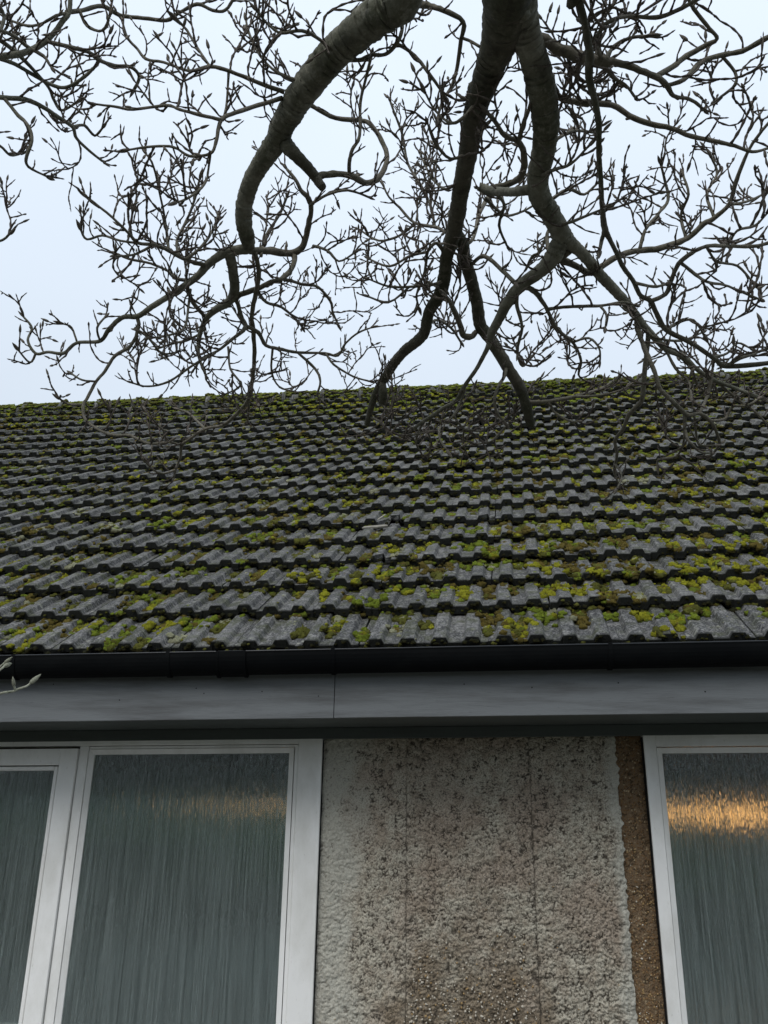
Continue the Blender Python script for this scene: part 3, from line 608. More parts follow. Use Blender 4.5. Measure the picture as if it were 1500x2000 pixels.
('C',1,0.30,'0.096,1.655,3.232,0.0089 0.130,1.648,3.232,0.0096 0.154,1.627,3.225,0.0095 0.170,1.590,3.216,0.0093 0.165,1.504,3.193,0.0090 0.147,1.444,3.173,0.0075 0.116,1.403,3.151,0.0061 0.093,1.361,3.151,0.0054 0.077,1.349,3.163,0.0048'),
('C',1,0.60,'0.148,1.446,3.171,0.0056 0.152,1.359,3.137,0.0054 0.161,1.335,3.149,0.0048'),
('C',1,1.00,'0.194,1.493,3.117,0.0050 0.218,1.400,3.052,0.0041 0.239,1.336,3.006,0.0034 0.268,1.295,3.010,0.0028'),
('C',1,1.10,'0.198,1.427,3.141,0.0049 0.233,1.434,3.166,0.0044 0.277,1.487,3.235,0.0039 0.346,1.571,3.305,0.0034'),
('C',1,1.10,'0.219,1.552,3.095,0.0051 0.281,1.637,3.201,0.0048 0.328,1.693,3.231,0.0042 0.359,1.687,3.255,0.0035'),
('C',1,1.20,'0.252,1.605,3.072,0.0045 0.273,1.519,3.016,0.0037 0.295,1.485,3.001,0.0030 0.324,1.440,2.981,0.0024'),
('C',1,0.90,'0.107,1.641,3.206,0.0054 0.134,1.730,3.242,0.0049 0.124,1.805,3.240,0.0043 0.146,1.858,3.215,0.0037'),
('C',1,0.90,'0.084,1.671,3.215,0.0048 0.139,1.807,3.274,0.0044 0.182,1.827,3.296,0.0037 0.223,1.825,3.317,0.0030'),
('C',1,0.30,'0.461,1.825,2.949,0.0083 0.459,1.830,2.934,0.0083 0.468,1.834,2.888,0.0068 0.482,1.835,2.837,0.0068 0.493,1.838,2.800,0.0060 0.502,1.849,2.767,0.0060 0.530,1.863,2.743,0.0061 0.564,1.889,2.721,0.0061 0.579,1.899,2.717,0.0061 0.609,1.910,2.726,0.0055 0.642,1.938,2.717,0.0056 0.666,1.974,2.699,0.0050 0.677,2.005,2.681,0.0043 0.665,2.041,2.667,0.0036'),
('C',1,0.60,'0.644,1.936,2.718,0.0042 0.689,1.966,2.737,0.0043 0.704,1.948,2.762,0.0043 0.730,1.929,2.753,0.0036 0.764,1.937,2.775,0.0029'),
('C',1,0.70,'0.568,1.893,2.719,0.0041 0.570,1.914,2.688,0.0041 0.573,1.913,2.658,0.0041 0.585,1.918,2.645,0.0034 0.608,1.944,2.637,0.0034 0.647,1.983,2.649,0.0028'),
('C',1,0.60,'0.565,1.895,2.717,0.0034 0.570,1.931,2.667,0.0034 0.574,2.000,2.659,0.0035 0.569,2.035,2.662,0.0036 0.542,2.081,2.676,0.0036 0.539,2.090,2.664,0.0029'),
('C',1,0.60,'0.593,1.904,2.718,0.0034 0.614,1.974,2.696,0.0035 0.621,1.977,2.670,0.0035 0.659,1.986,2.672,0.0028'),
('C',1,0.60,'0.609,1.909,2.728,0.0048 0.644,1.953,2.790,0.0050 0.657,1.943,2.831,0.0050 0.660,1.925,2.860,0.0043'),
('C',1,0.35,'0.490,1.854,2.929,0.0076 0.484,1.877,2.869,0.0069 0.477,1.900,2.808,0.0069 0.474,1.925,2.774,0.0069 0.449,1.968,2.757,0.0063 0.442,2.016,2.740,0.0057 0.429,2.070,2.729,0.0058 0.442,2.121,2.712,0.0051 0.444,2.186,2.688,0.0045 0.461,2.228,2.666,0.0030'),
('C',1,0.60,'0.441,2.160,2.701,0.0037 0.448,2.110,2.642,0.0033 0.424,2.075,2.592,0.0028'),
('C',1,1.00,'0.579,1.907,2.886,0.0057 0.619,1.963,2.883,0.0051 0.658,2.045,2.872,0.0045 0.705,2.054,2.844,0.0038 0.734,2.021,2.834,0.0030'),
('C',1,1.00,'0.678,1.960,2.841,0.0044 0.741,2.011,2.814,0.0044 0.769,1.992,2.773,0.0037 0.813,2.021,2.742,0.0030'),
('C',1,1.00,'0.538,1.889,2.900,0.0042 0.561,1.901,2.850,0.0042 0.592,1.911,2.818,0.0035 0.583,1.878,2.757,0.0027'),
('C',1,1.00,'0.481,1.843,2.937,0.0042 0.502,1.840,2.905,0.0041 0.580,1.893,2.926,0.0036 0.647,1.933,2.971,0.0029'),
('D',1,0.20,'0.298,1.364,2.864,0.0049 0.297,1.392,2.862,0.0050 0.290,1.385,2.833,0.0033'),
('D',1,0.50,'0.400,1.472,2.770,0.0051 0.430,1.466,2.781,0.0051 0.438,1.442,2.800,0.0051 0.443,1.402,2.807,0.0050 0.454,1.355,2.795,0.0049 0.465,1.303,2.771,0.0042 0.480,1.257,2.736,0.0036 0.508,1.211,2.698,0.0035 0.532,1.198,2.695,0.0035'),
('D',1,0.90,'0.445,1.394,2.804,0.0039 0.471,1.414,2.794,0.0039 0.491,1.402,2.763,0.0033 0.514,1.375,2.735,0.0027 0.548,1.384,2.724,0.0027 0.600,1.436,2.740,0.0023'),
('D',1,1.00,'0.465,1.303,2.771,0.0032 0.501,1.362,2.780,0.0027 0.560,1.419,2.808,0.0029 0.585,1.421,2.772,0.0023'),
('D',1,1.00,'0.484,1.256,2.735,0.0031 0.481,1.196,2.720,0.0025 0.482,1.128,2.676,0.0024 0.497,1.110,2.686,0.0019'),
('D',1,0.90,'0.565,1.561,2.665,0.0047 0.586,1.544,2.672,0.0047 0.632,1.578,2.702,0.0042 0.675,1.617,2.736,0.0037'),
('D',1,0.90,'0.533,1.552,2.681,0.0035 0.578,1.587,2.709,0.0030 0.616,1.624,2.755,0.0031 0.643,1.630,2.745,0.0025'),
('D',1,0.60,'0.366,1.445,2.797,0.0039 0.393,1.416,2.766,0.0033 0.423,1.435,2.783,0.0028'),
('D',1,0.90,'0.438,1.514,2.726,0.0034 0.471,1.539,2.759,0.0035 0.498,1.526,2.755,0.0029 0.526,1.559,2.738,0.0024'),
('U',1,0.60,'-0.856,1.291,3.465,0.0064 -0.836,1.317,3.501,0.0058 -0.807,1.347,3.549,0.0059 -0.783,1.389,3.568,0.0052 -0.738,1.415,3.587,0.0052 -0.685,1.426,3.588,0.0052 -0.649,1.413,3.593,0.0045 -0.599,1.396,3.596,0.0051 -0.563,1.404,3.582,0.0044 -0.532,1.407,3.583,0.0044 -0.508,1.392,3.603,0.0044'),
('U',1,0.60,'-0.894,1.297,3.389,0.0056 -0.852,1.299,3.374,0.0055 -0.815,1.330,3.390,0.0056 -0.807,1.374,3.412,0.0057 -0.793,1.421,3.446,0.0051 -0.772,1.454,3.477,0.0051 -0.761,1.482,3.475,0.0044 -0.775,1.494,3.449,0.0044'),
('U',1,0.70,'-1.010,1.264,3.216,0.0067 -0.964,1.284,3.219,0.0060 -0.933,1.323,3.251,0.0061 -0.922,1.375,3.281,0.0056 -0.918,1.434,3.310,0.0057 -0.912,1.485,3.332,0.0051 -0.918,1.520,3.332,0.0044 -0.904,1.563,3.332,0.0037 -0.880,1.589,3.322,0.0037'),
('U',1,0.60,'-0.959,1.289,3.222,0.0047 -0.921,1.292,3.175,0.0046 -0.885,1.281,3.133,0.0038 -0.866,1.275,3.085,0.0038 -0.876,1.282,3.052,0.0037 -0.882,1.303,3.045,0.0031 -0.874,1.361,3.070,0.0026'),
('U',1,0.90,'-1.028,1.273,3.344,0.0056 -1.023,1.334,3.390,0.0051 -1.016,1.379,3.423,0.0052 -1.000,1.427,3.442,0.0052 -0.967,1.454,3.437,0.0052 -0.928,1.457,3.429,0.0045 -0.874,1.436,3.435,0.0044 -0.844,1.421,3.448,0.0036'),
('U',1,0.90,'-0.983,1.446,3.441,0.0045 -0.994,1.517,3.457,0.0046 -0.976,1.529,3.434,0.0038 -0.933,1.518,3.445,0.0030'),
('U',1,0.90,'-0.923,1.124,3.245,0.0051 -0.926,1.189,3.297,0.0046 -0.930,1.244,3.343,0.0048 -0.923,1.281,3.356,0.0048 -0.891,1.293,3.340,0.0041 -0.872,1.298,3.314,0.0034'),
('U',1,0.90,'-0.853,1.297,3.471,0.0043 -0.870,1.279,3.442,0.0042 -0.902,1.286,3.431,0.0035 -0.954,1.310,3.456,0.0036 -1.005,1.316,3.485,0.0030'),
('U',1,0.90,'-0.839,1.311,3.495,0.0043 -0.823,1.325,3.463,0.0043 -0.773,1.306,3.420,0.0035 -0.749,1.286,3.440,0.0028'),
('U',1,0.50,'-1.044,1.352,3.186,0.0041 -1.000,1.364,3.166,0.0034 -0.992,1.393,3.167,0.0034 -0.990,1.425,3.200,0.0028'),
('U',1,0.50,'-1.087,1.482,3.009,0.0034 -1.081,1.546,3.057,0.0035 -1.055,1.538,3.068,0.0028'),
('U',1,0.90,'-0.912,1.485,3.332,0.0044 -0.903,1.519,3.370,0.0044 -0.897,1.563,3.380,0.0037 -0.871,1.547,3.387,0.0030'),
('U',1,0.90,'-0.927,1.191,3.295,0.0040 -0.929,1.195,3.345,0.0041 -0.934,1.165,3.353,0.0040'),
('E',0,0.00,'-1.034,1.587,1.948,0.0053 -0.992,1.633,1.978,0.0042 -0.960,1.666,2.003,0.0033 -0.942,1.683,2.010,0.0030 -0.936,1.689,2.015,0.0030 -0.923,1.700,2.023,0.0027 -0.917,1.705,2.031,0.0024'),
('E',1,0.00,'-0.919,1.650,2.009,0.0027 -0.920,1.644,2.018,0.0024'),
('E',1,0.00,'-0.992,1.643,2.005,0.0030 -0.955,1.618,2.033,0.0024 -0.942,1.621,2.046,0.0024 -0.943,1.638,2.057,0.0024'),
('E',1,0.00,'-0.974,1.649,2.038,0.0024 -0.960,1.649,2.056,0.0021 -0.948,1.646,2.065,0.0024'),
]
# ------------------------------------------------------------------ ground
gm = MB()
N = 24
gp, gf = [], []
for j in range(N + 1):
    for i in range(N + 1):
        a = (i / N * 2 - 1)
        b_ = (j / N * 2 - 1)
        gp.append((math.copysign(abs(a) ** 3, a) * 900, math.copysign(abs(b_) ** 3, b_) * 900, 0))
for j in range(N):
    for i in range(N):
        q = j * (N + 1) + i
        gf.append((q, q + 1, q + N + 2, q + N + 1))
gm.poly(gp, gf)
tag(gm.build('ground', M['grass']), kind='structure')
pm = MB().box(-7, 6, -4.5, 4.4, 0.004, 0.05, False)
tag(pm.build('path', M['paving'], None, False, 0.01), kind='structure')

# unseen hedge, added so the window glass has something dark to mirror
hd = MB()
hr = random.Random(5)
for k in range(8000):
    x, y, z = hr.uniform(-16, 15), hr.gauss(-12.6, .45), hr.uniform(.05, 3.6)
    s = hr.uniform(.08, .18)
    a = Vector((hr.gauss(0, 1), hr.gauss(0, 1), hr.gauss(0, 1))).normalized()
    c = a.orthogonal().normalized() * s
    e = a.cross(c)
    p = Vector((x, y, z))
    hd.poly([p - c, p + e * .6, p + c, p - e * .6], [(0, 1, 2, 3)])
hedge = empty('hedge', (0, -12.6, 0))
tag(hedge, 'unseen dark hedge behind the camera, added for the glass to reflect', 'hedge')
MB().box(-16, 15, -.3, .3, .02, 3.35, False).build('core', M['leaf'], hedge)
o = hd.build('foliage', M['leaf'])
o.parent = hedge
o.matrix_parent_inverse = Matrix.Translation((0, 12.6, 0))
tag(o, kind='stuff')

# ------------------------------------------------------------------ house
HX0, HX1 = -7.0, 5.2
house = empty('house', (-0.9, 4.45, 0))
tag(house, 'low house with a mossy dark tiled roof, black gutter and white framed windows', 'house')
inv = Matrix.Translation((0.9, -4.45, 0))


def hp(o, parent=None):
    """parent without moving: every house mesh is written in world coordinates"""
    if parent is None or parent is house:
        o.parent = house
        o.matrix_parent_inverse = inv
    else:
        o.parent = parent
        o.matrix_parent_inverse = Matrix.Identity(4)
    return o


def z_(v):
    return Z0 + v


# --- walls: front wall in pieces round the windows, plus the other three sides
LWX0, LWX1 = -2.9876, -0.7245          # left window; front wall and windows scaled about the camera to a deeper plane
RWX0, RWX1 = 0.9262, 3.1477            # right window; wall and window edges worked out from image pixels
WTOP = z_(0.378)
SILL = z_(-1.24)
wm = MB()
wm.box(HX0 + .3, LWX0, 4.45, 4.58, -0.1, WTOP)
wm.box(LWX0 + .0005, LWX1 - .0005, 4.451, 4.58, -0.1, SILL)
wm.box(LWX0 + .0005, LWX1 - .0005, 4.532, 4.58, z_(.30), WTOP)
wm.box(RWX0 + .0005, RWX1 - .0005, 4.532, 4.58, z_(.30), WTOP)
wm.box(HX0 + .431, HX1 - .431, 4.5815, 4.5885, z_(.35), z_(.49))
wm.box(LWX1, RWX0, 4.485, 4.58, -0.1, WTOP)
wm.box(RWX0 + .0005, RWX1 - .0005, 4.451, 4.58, -0.1, SILL)
wm.box(RWX1, HX1 - .3, 4.45, 4.58, -0.1, WTOP)
wm.box(HX0 + .3, HX0 + .43, 4.581, 13.6, -0.1, WTOP)
wm.box(HX1 - .43, HX1 - .3, 4.581, 13.6, -0.1, WTOP)
BW = ((-6.0, -2.9, -.55, .10), (-2.5, 2.7, -1.2, .10))       # far windows: first shows through the glass, second hidden, added to light the room
wall_mesh = wm
wm = MB()
xs_ = HX0 + .431
for x0_, x1_, z0_, z1_ in BW:
    wm.box(xs_, x0_, 13.47, 13.6, -0.1, WTOP + .3)
    wm.box(x0_ + .0005, x1_ - .0005, 13.47, 13.6, -0.1, z_(z0_))
    wm.box(x0_ + .0005, x1_ - .0005, 13.47, 13.6, z_(z1_), WTOP + .3)
    xs_ = x1_
wm.box(xs_, HX1 - .431, 13.47, 13.6, -0.1, WTOP + .3)
hp(wm.build('back_wall', M['room']))
wm = wall_mesh
wall = hp(wm.build('wall', M['room']))
wall.data.materials.clear()
wall.data.materials.append(M['dash'])
for nm, val in (('relief', 0.6), ('wear', 0.2)):
    a = wall.data.attributes.new(nm, 'FLOAT', 'POINT')
    a.data.foreach_set('value', [val] * len(wall.data.vertices))

# room behind the windows
RX_0, RX_1 = HX0 + .44, HX1 - .44
rm = MB()
rm.poly([(RX_0, 4.59, 0.12), (RX_1, 4.59, 0.12), (RX_1, 13.46, 0.12), (RX_0, 13.46, 0.12)], [(0, 1, 2, 3)])
hp(rm.build('room_floor', M['floor']))
rm = MB()
rm.poly([(RX_0, 4.59, 0.121), (RX_0, 13.46, 0.121), (RX_0, 13.46, z_(0.4801)), (RX_0, 4.59, z_(0.4801))], [(0, 1, 2, 3)])
rm.poly([(RX_1, 4.59, 0.121), (RX_1, 13.46, 0.121), (RX_1, 13.46, z_(0.4801)), (RX_1, 4.59, z_(0.4801))], [(3, 2, 1, 0)])
hp(rm.build('room_wall', M['room']))
hp(MB().box(RX_0, RX_1, 4.59, 13.46, z_(0.4908), z_(0.5228), False).build('ceiling', M['ceiling']))
for x0_, x1_, z0_, z1_ in BW:
    m = MB()
    nb = round((x1_ - x0_) / 1.05)
    for q in range(nb + 1):
        xx = x0_ + (x1_ - x0_) * q / nb
        m.box(max(x0_ + .001, xx - .03), min(x1_ - .001, xx + .03), 13.50, 13.57, z_(z0_) + .002, z_(z1_) - .002)
    bw = hp(m.build('window', M['white']))
    tag(bw, 'one of two far windows of the room, the wider added to light it')
    hp(MB().box(x0_ + .002, x1_ - .002, 13.53, 13.536, z_(z0_) + .003, z_(z1_) - .003).build('glass_pane', M['clear']), bw)


def rough_panel(name, x0, x1, mat, y, amp, cell, wear_fn=None, xr=None, clean_fn=None):
    """grid wall panel with a real pebble-dash relief"""
    za, zb = z_(-1.067), z_(0.372)
    step = 0.0052
    nx, nz = int((x1 - x0) / step) + 1, int((zb - za) / step) + 1
    vs, rel, wr, cl = [], [], [], []
    for j in range(nz):
        z = za + (zb - za) * j / (nz - 1)
        for i in range(nx):
            x = x0 + (x1 - x0) * i / (nx - 1)
            if xr and i == nx - 1:
                x = xr(z)
            wq = noise.noise_vector(Vector((x / cell * .8, 1.1, z / cell * .8)))
            p = Vector((x / cell + wq.x * .9, 3.7, z / cell * 1.15 + wq.z * .9))
            d = noise.voronoi(p)[0]
            k = min(1.0, (d[1] - d[0]) * 2.6)
            q = noise.fractal(Vector((x * 34, 1.3, z * 34)), .9, 2.1, 4)
            e = min(1.0, min(i, nx - 1 - i) / 2.5 + max(0.0, -.15 + 1.1 * noise.noise(Vector((x0, 2, z * 6)))))
            h = max(0.0, min(1.0, 0.10 + 0.62 * k + 0.30 * q + .22 * max(0, noise.noise(Vector((x * 12, 4, z * 12))))))
            g = 0.35 + 0.65 * e
            vs.append((x, y - amp * (h * g - 0.5) - 0.006 * noise.noise(Vector((x * 7, 5, z * 7))), z + K * x))
            rel.append(h * (0.45 + 0.55 * e) + (.16 * clean_fn(x, z) if clean_fn else 0.0))
            wr.append(wear_fn(x, z) if wear_fn else 0.0)
            cl.append(clean_fn(x, z) if clean_fn else 0.0)
    f = [(j * nx + i, j * nx + i + 1, (j + 1) * nx + i + 1, (j + 1) * nx + i) for j in range(nz - 1) for i in range(nx - 1)]
    m = bpy.data.meshes.new(name)
    m.from_pydata(vs, [], f)
    m.materials.append(mat)
    m.polygons.foreach_set('use_smooth', [True] * len(f))
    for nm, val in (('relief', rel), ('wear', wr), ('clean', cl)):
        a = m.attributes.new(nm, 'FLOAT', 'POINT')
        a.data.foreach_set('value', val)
    m.update()
    return hp(link(name, m))


def wear_mid(x, z):
    t = (z_(-0.62) - z) / 0.40 + .35 - max(0.0, abs(x - .03) - .22) * 4.5 + 0.9 * noise.noise(Vector((x * 7, 2, z * 7))) + .5 * noise.noise(Vector((x * 24, 2, z * 24)))
    return max(0.0, min(0.95, t))


def edge_wobble(z):
    return 0.7900 + 0.016 * noise.noise(Vector((0, 9, z * 9))) + 0.015 * noise.noise(Vector((4, 9, z * 42)))


def clean_left(x, z):
    return max(0.0, min(1.0, (-.45 - x) / .16 + .9 * noise.noise(Vector((x * 9, 6, z * 5)))))


def clean_right(x, z):
    return max(0.0, min(1.0, (x - .72) / .05 + .8 * noise.noise(Vector((x * 9, 6, z * 7)))))


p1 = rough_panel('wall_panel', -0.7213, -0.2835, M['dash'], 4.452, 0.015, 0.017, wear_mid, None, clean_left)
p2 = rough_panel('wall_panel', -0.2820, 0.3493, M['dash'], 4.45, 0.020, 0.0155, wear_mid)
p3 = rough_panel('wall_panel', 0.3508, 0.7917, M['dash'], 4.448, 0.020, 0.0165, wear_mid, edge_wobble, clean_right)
p4 = rough_panel('aggregate_strip', 0.777, 0.924, M['aggregate'], 4.468, 0.006, 0.011)
tag(p2, 'widest wall panel, its paint worn to bare pebbles low down')
tag(p4, 'bare brown aggregate strip beside the right window frame')
# pebbles showing where the paint has gone
prng = random.Random(4)
pbs = (MB(), MB())
for k in range(760):
    if k < 420:
        x, z, y, s = prng.uniform(-0.27, 0.33), z_(prng.triangular(-1.06, -0.45, -1.0)), 4.444, prng.uniform(0.003, 0.0068)
        if wear_mid(x, z) < 0.4: continue
    elif k < 560:
        x, z, y, s = prng.uniform(-0.70, 0.77), z_(prng.uniform(-1.0, -0.35)), 4.445, prng.uniform(0.002, 0.0042)
    else:
        x, z, y, s = prng.uniform(0.803, 0.918), z_(prng.triangular(-1.06, 0.1, -1.0)), 4.467, prng.uniform(0.0025, 0.0062)
    a, b_ = prng.random() * 6.28, prng.uniform(0.5, 0.9)
    c2, s2 = math.cos(a), math.sin(a)
    ring = []
    for q, yy in ((1.0, y + .003), (.85, y - s * .35), (.45, y - s * .7)):
        for t in range(7):
            u, v = math.cos(t * .8976) * s * q, math.sin(t * .8976) * s * b_ * q
            ring.append((x + u * c2 - v * s2, yy, z + K * x + u * s2 + v * c2))
    pbs[1 if k >= 560 and prng.random() < .75 or prng.random() < .3 else 0].poly(ring, [(r_i * 7 + i, r_i * 7 + (i + 1) % 7, r_i * 7 + 7 + (i + 1) % 7, r_i * 7 + 7 + i) for r_i in (0, 1) for i in range(7)] + [tuple(range(14, 21))])
tag(hp(pbs[0].build('pebbles', M['pebble'], None, True)), kind='stuff')
tag(hp(pbs[1].build('pebbles', M['tan_pebble'], None, True)), kind='stuff')

# --- frieze board, soffit, fascia
hp(MB().box(HX0, HX1, 4.415, 4.4495, z_(0.322), z_(0.3775)).build('frieze_board', M['soffit'], None, False, 0.002))
hp(MB().box(HX0, HX1, 3.8855, 4.58, z_(0.379), z_(0.393)).build('soffit', M['soffit']))
fx = -0.585
fb1 = hp(MB().box(HX0, fx - .0012, 3.86, 3.884, z_(0.374), z_(0.655)).build('fascia_board', M['fascia'], None, False, 0.002))
fb2 = hp(MB().box(fx + .0012, HX1, 3.8612, 3.8852, z_(0.3745), z_(0.655)).build('fascia_board', M['fascia'], None, False, 0.002))
nails = MB()
for x, z in ((-1.96, .55), (-1.62, .47), (-1.25, .52), (-1.21, .495), (-.93, .50), (-.66, .475), (.02, .52), (.33, .50), (.72, .515), (1.1, .47)):
    nails.tube([(x, 3.861, z_(z) + K * x), (x, 3.8585, z_(z) + K * x)], [.0035, .003], 6)
hp(nails.build('nail_head', M['gap']), fb1)

# --- gutter: half round, hung on brackets in front of the fascia
GY, GZ, GR = 3.797, z_(0.668), 0.057
sec_o = [(GY + GR * math.cos(a), GZ + 1.75 * GR * math.sin(a)) for a in [math.pi + math.pi * i / 16 for i in range(17)]]
sec_i = [(GY + (GR - .003) * math.cos(a), GZ + 1.75 * (GR - .003) * math.sin(a)) for a in [2 * math.pi - math.pi * i / 16 for i in range(17)]]
gutter = MB().prism(sec_o + sec_i, HX0 - .05, HX1 + .05).build('gutter', M['gutter'])
hp(gutter)
lip = MB().tube([(HX0 - .05, GY - GR + .001, GZ + .003 + K * (HX0 - .05)), (HX1 + .05, GY - GR + .001, GZ + .003 + K * (HX1 + .05))], [.0045, .0045], 8)
hp(lip.build('gutter_lip', M['lip'], None, True), gutter)


def collar(x, w, r):
    so = [(GY + (GR + r) * math.cos(a), GZ + 1.75 * (GR + r) * math.sin(a)) for a in [math.pi + math.pi * i / 16 for i in range(17)]]
    so = [(GY - GR - r, GZ + .006)] + so + [(GY + GR + r, GZ + .006)]
    si = [(GY + (GR + .0006) * math.cos(a), GZ + 1.75 * (GR + .0006) * math.sin(a)) for a in [2 * math.pi - math.pi * i / 16 for i in range(17)]]
    return MB().prism(so + si, x - w / 2, x + w / 2)


for x in (-5.1, -4.3, -3.6, -2.85, -2.12, -1.363, -.581, .676, 1.45, 2.2, 3.0, 3.8, 4.6):
    m = collar(x, .020, .0035)
    m.box(x - .011, x + .011, GY + GR + .001, 3.8598, GZ - .05, GZ + .02)
    m.box(x - .010, x + .010, GY - GR - .0035, GY - GR + .012, GZ + .0062, GZ + .010)
    hp(m.build('gutter_bracket', M['gutter'], None, False, 0.001), gutter)
hp(collar(-1.06, .135, .0045).build('gutter_union', M['gutter'], None, False, 0.001), gutter)
m = collar(-1.125, .012, .007)
hp(m.build('union_rib', M['gutter']), gutter)
m = collar(-.995, .012, .007)
hp(m.build('union_rib', M['gutter']), gutter)


# --- windows
def frame_rect(m, x0, x1, z0, z1, wl_, wr_, wt, wb, y0, y1):
    m.box(x0, x0 + wl_, y0, y1, z0, z1)
    m.box(x1 - wr_, x1, y0, y1, z0, z1)
    m.box(x0 + wl_, x1 - wr_, y0 + .0004, y1, z1 - wt, z1)
    m.box(x0 + wl_, x1 - wr_, y0 + .0004, y1, z0, z0 + wb)


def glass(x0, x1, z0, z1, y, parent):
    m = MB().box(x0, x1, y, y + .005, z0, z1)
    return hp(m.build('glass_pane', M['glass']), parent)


def beads(x0, x1, z0, z1, parent, y=4.433, w=.028, d=.022):
    """bevelled glazing bead framing a pane: four mitred strips"""
    for side in range(4):
        m = MB()
        a = [(x0 - w, z0 - w), (x1 + w, z0 - w), (x1 + w, z1 + w), (x0 - w, z1 + w)]
        b_ = [(x0, z0), (x1, z0), (x1, z1), (x0, z1)]
        i, j = side, (side + 1) % 4
        ring = [(a[i], y), (a[j], y), (b_[j], y + d * .55), (b_[i], y + d * .55)]
        pts = [(p[0], yy, p[1] + K * p[0]) for p, yy in ring] + [(p[0], y + d + .004, p[1] + K * p[0]) for p, yy in ring]
        m.poly(pts, [(0, 1, 2, 3), (7, 6, 5, 4), (0, 4, 5, 1), (1, 5, 6, 2), (2, 6, 7, 3), (3, 7, 4, 0)])
        hp(m.build('glazing_bead', M['white']), parent)


FY0, FY1 = 4.418, 4.53
zt, zb = z_(0.3436), SILL + .03
m = MB()
frame_rect(m, LWX0, LWX1, zb, zt, 0.08, 0.1259, .046, .07, FY0, FY1)
m.box(-2.0433, -1.9932, FY0 + .0008, FY1, zb + .07, zt - .046)         # mullion
lwin = hp(m.build('window', M['white'], None, False, 0.003))
tag(lwin, 'left white window, two lights, an opening sash beside a fixed pane')
beads(-1.9633, -0.9016, zb + .10, z_(0.2523), lwin, y=4.423, w=.027)
m = MB()                                                             # stop round the fixed light
frame_rect(m, -1.991, -0.852, zb + .0705, z_(0.2940), .0005, .0185, .0125, .002, 4.426, 4.52)
hp(m.build('frame_stop', M['white'], None, False, .0015), lwin)
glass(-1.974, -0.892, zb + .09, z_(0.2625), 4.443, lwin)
m = MB()                                                             # opening sash, a touch proud
frame_rect(m, LWX0 + .079, -2.047, zb + .074, z_(0.2844), .095, .095, .085, .10, 4.404, 4.48)
sash = hp(m.build('sash', M['white'], None, False, .003), lwin)
m = MB()
frame_rect(m, LWX0 + .174, -2.1484, zb + .174, z_(0.1937), .022, .022, .022, .022, 4.414, 4.48)
hp(m.build('glazing_bead', M['white'], None, False, .006), lwin)
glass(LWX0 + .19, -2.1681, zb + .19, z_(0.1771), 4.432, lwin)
hp(MB().box(LWX0 - .03, LWX1 + .0, 4.34, 4.48, SILL - .03, SILL + .0295).build('window_sill', M['white'], None, False, .006), lwin)

m = MB()
frame_rect(m, RWX0, RWX1, zb, z_(0.3264), 0.0608, 0.08, .060, .07, FY0, FY1)
rwin = hp(m.build('window', M['white'], None, False, 0.003))
tag(rwin, 'right white window, one wide pane with a warm glow behind it')
beads(1.0158, 3.0303, zb + .10, z_(0.2342), rwin, y=4.423, w=.027)
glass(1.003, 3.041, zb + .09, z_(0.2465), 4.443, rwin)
hp(MB().box(RWX0 - .0, RWX1 + .03, 4.34, 4.48, SILL - .03, SILL + .0295).build('window_sill', M['white'], None, False, .006), rwin)
# sealant line / gap beside the frames
hp(MB().box(RWX0 - .004, RWX0 - .0005, 4.43, 4.48, zb, z_(0.3164)).build('frame_joint', M['gap']), rwin)
hp(MB().box(LWX1 + .0005, LWX1 + .0035, 4.435, 4.48, zb, z_(0.3201)).build('frame_joint', M['gap']), lwin)


def pendant(x, y, z, w, label):
    t = empty('pendant_lamp', (x, y, z_(.4905)))
    tag(t, label, 'lamp', 'warm lamps in the room behind the windows')
    dz = z - z_(.4905)
    secn = [(.10 * math.cos(math.pi * i / 6), dz + .12 * math.sin(math.pi * i / 6)) for i in range(12)]
    n = len(secn)
    m = MB()
    m.poly([(-w / 2, yy, zz) for yy, zz in secn] + [(w / 2, yy, zz) for yy, zz in secn],
           [(i, (i + 1) % n, (i + 1) % n + n, i + n) for i in range(n)] + [tuple(range(n - 1, -1, -1)), tuple(range(n, 2 * n))])
    m.build('lamp_shade', M['lamp'], t, True)
    for xa, xb in (((-.47, -.20), (-.12, .10), (.2, .47)) if w > .5 else ((-.45, .45),)):
        MB().tube([(xa * w, -.125, dz), (xb * w, -.125, dz)], [.026, .026], 8).build('lamp_tube', M['lit_tube'], t, True)
    for xx in (-w * .35, w * .35):
        MB().tube([(xx, 0, -.001), (xx, 0, dz + .125)], [.006, .006], 6).build('rod', M['white'], t)


pendant(2.62, 8.2, z_(-0.06), 1.35, 'long warm lamp glowing behind the right window pane')
pendant(-1.57, 8.2, z_(-0.06), .12, 'small warm lamp glowing at the edge of the left window pane')

# ------------------------------------------------------------------ roof
RD, RH, RP, RG, RG0, RX0, RL, RSK = 3.7938, 0.7015 + Z0, 0.6741, 0.3223, 0.3846, -0.0938, 6.1452, 0.0694
cP, sP = math.cos(RP), math.sin(RP)
TW, TLEN = 0.30, 0.40
NROW = 19


def roof_pt(x, s, up=0.0):
    """x along the eaves, s up the slope, up off the roof plane"""
    return Vector((x, RD + s * cP - up * sP, RH + K * x + s * sP + up * cP))


def row_s(n):
    return 0.0 if n == 0 else RG0 + (n - 1) * RG


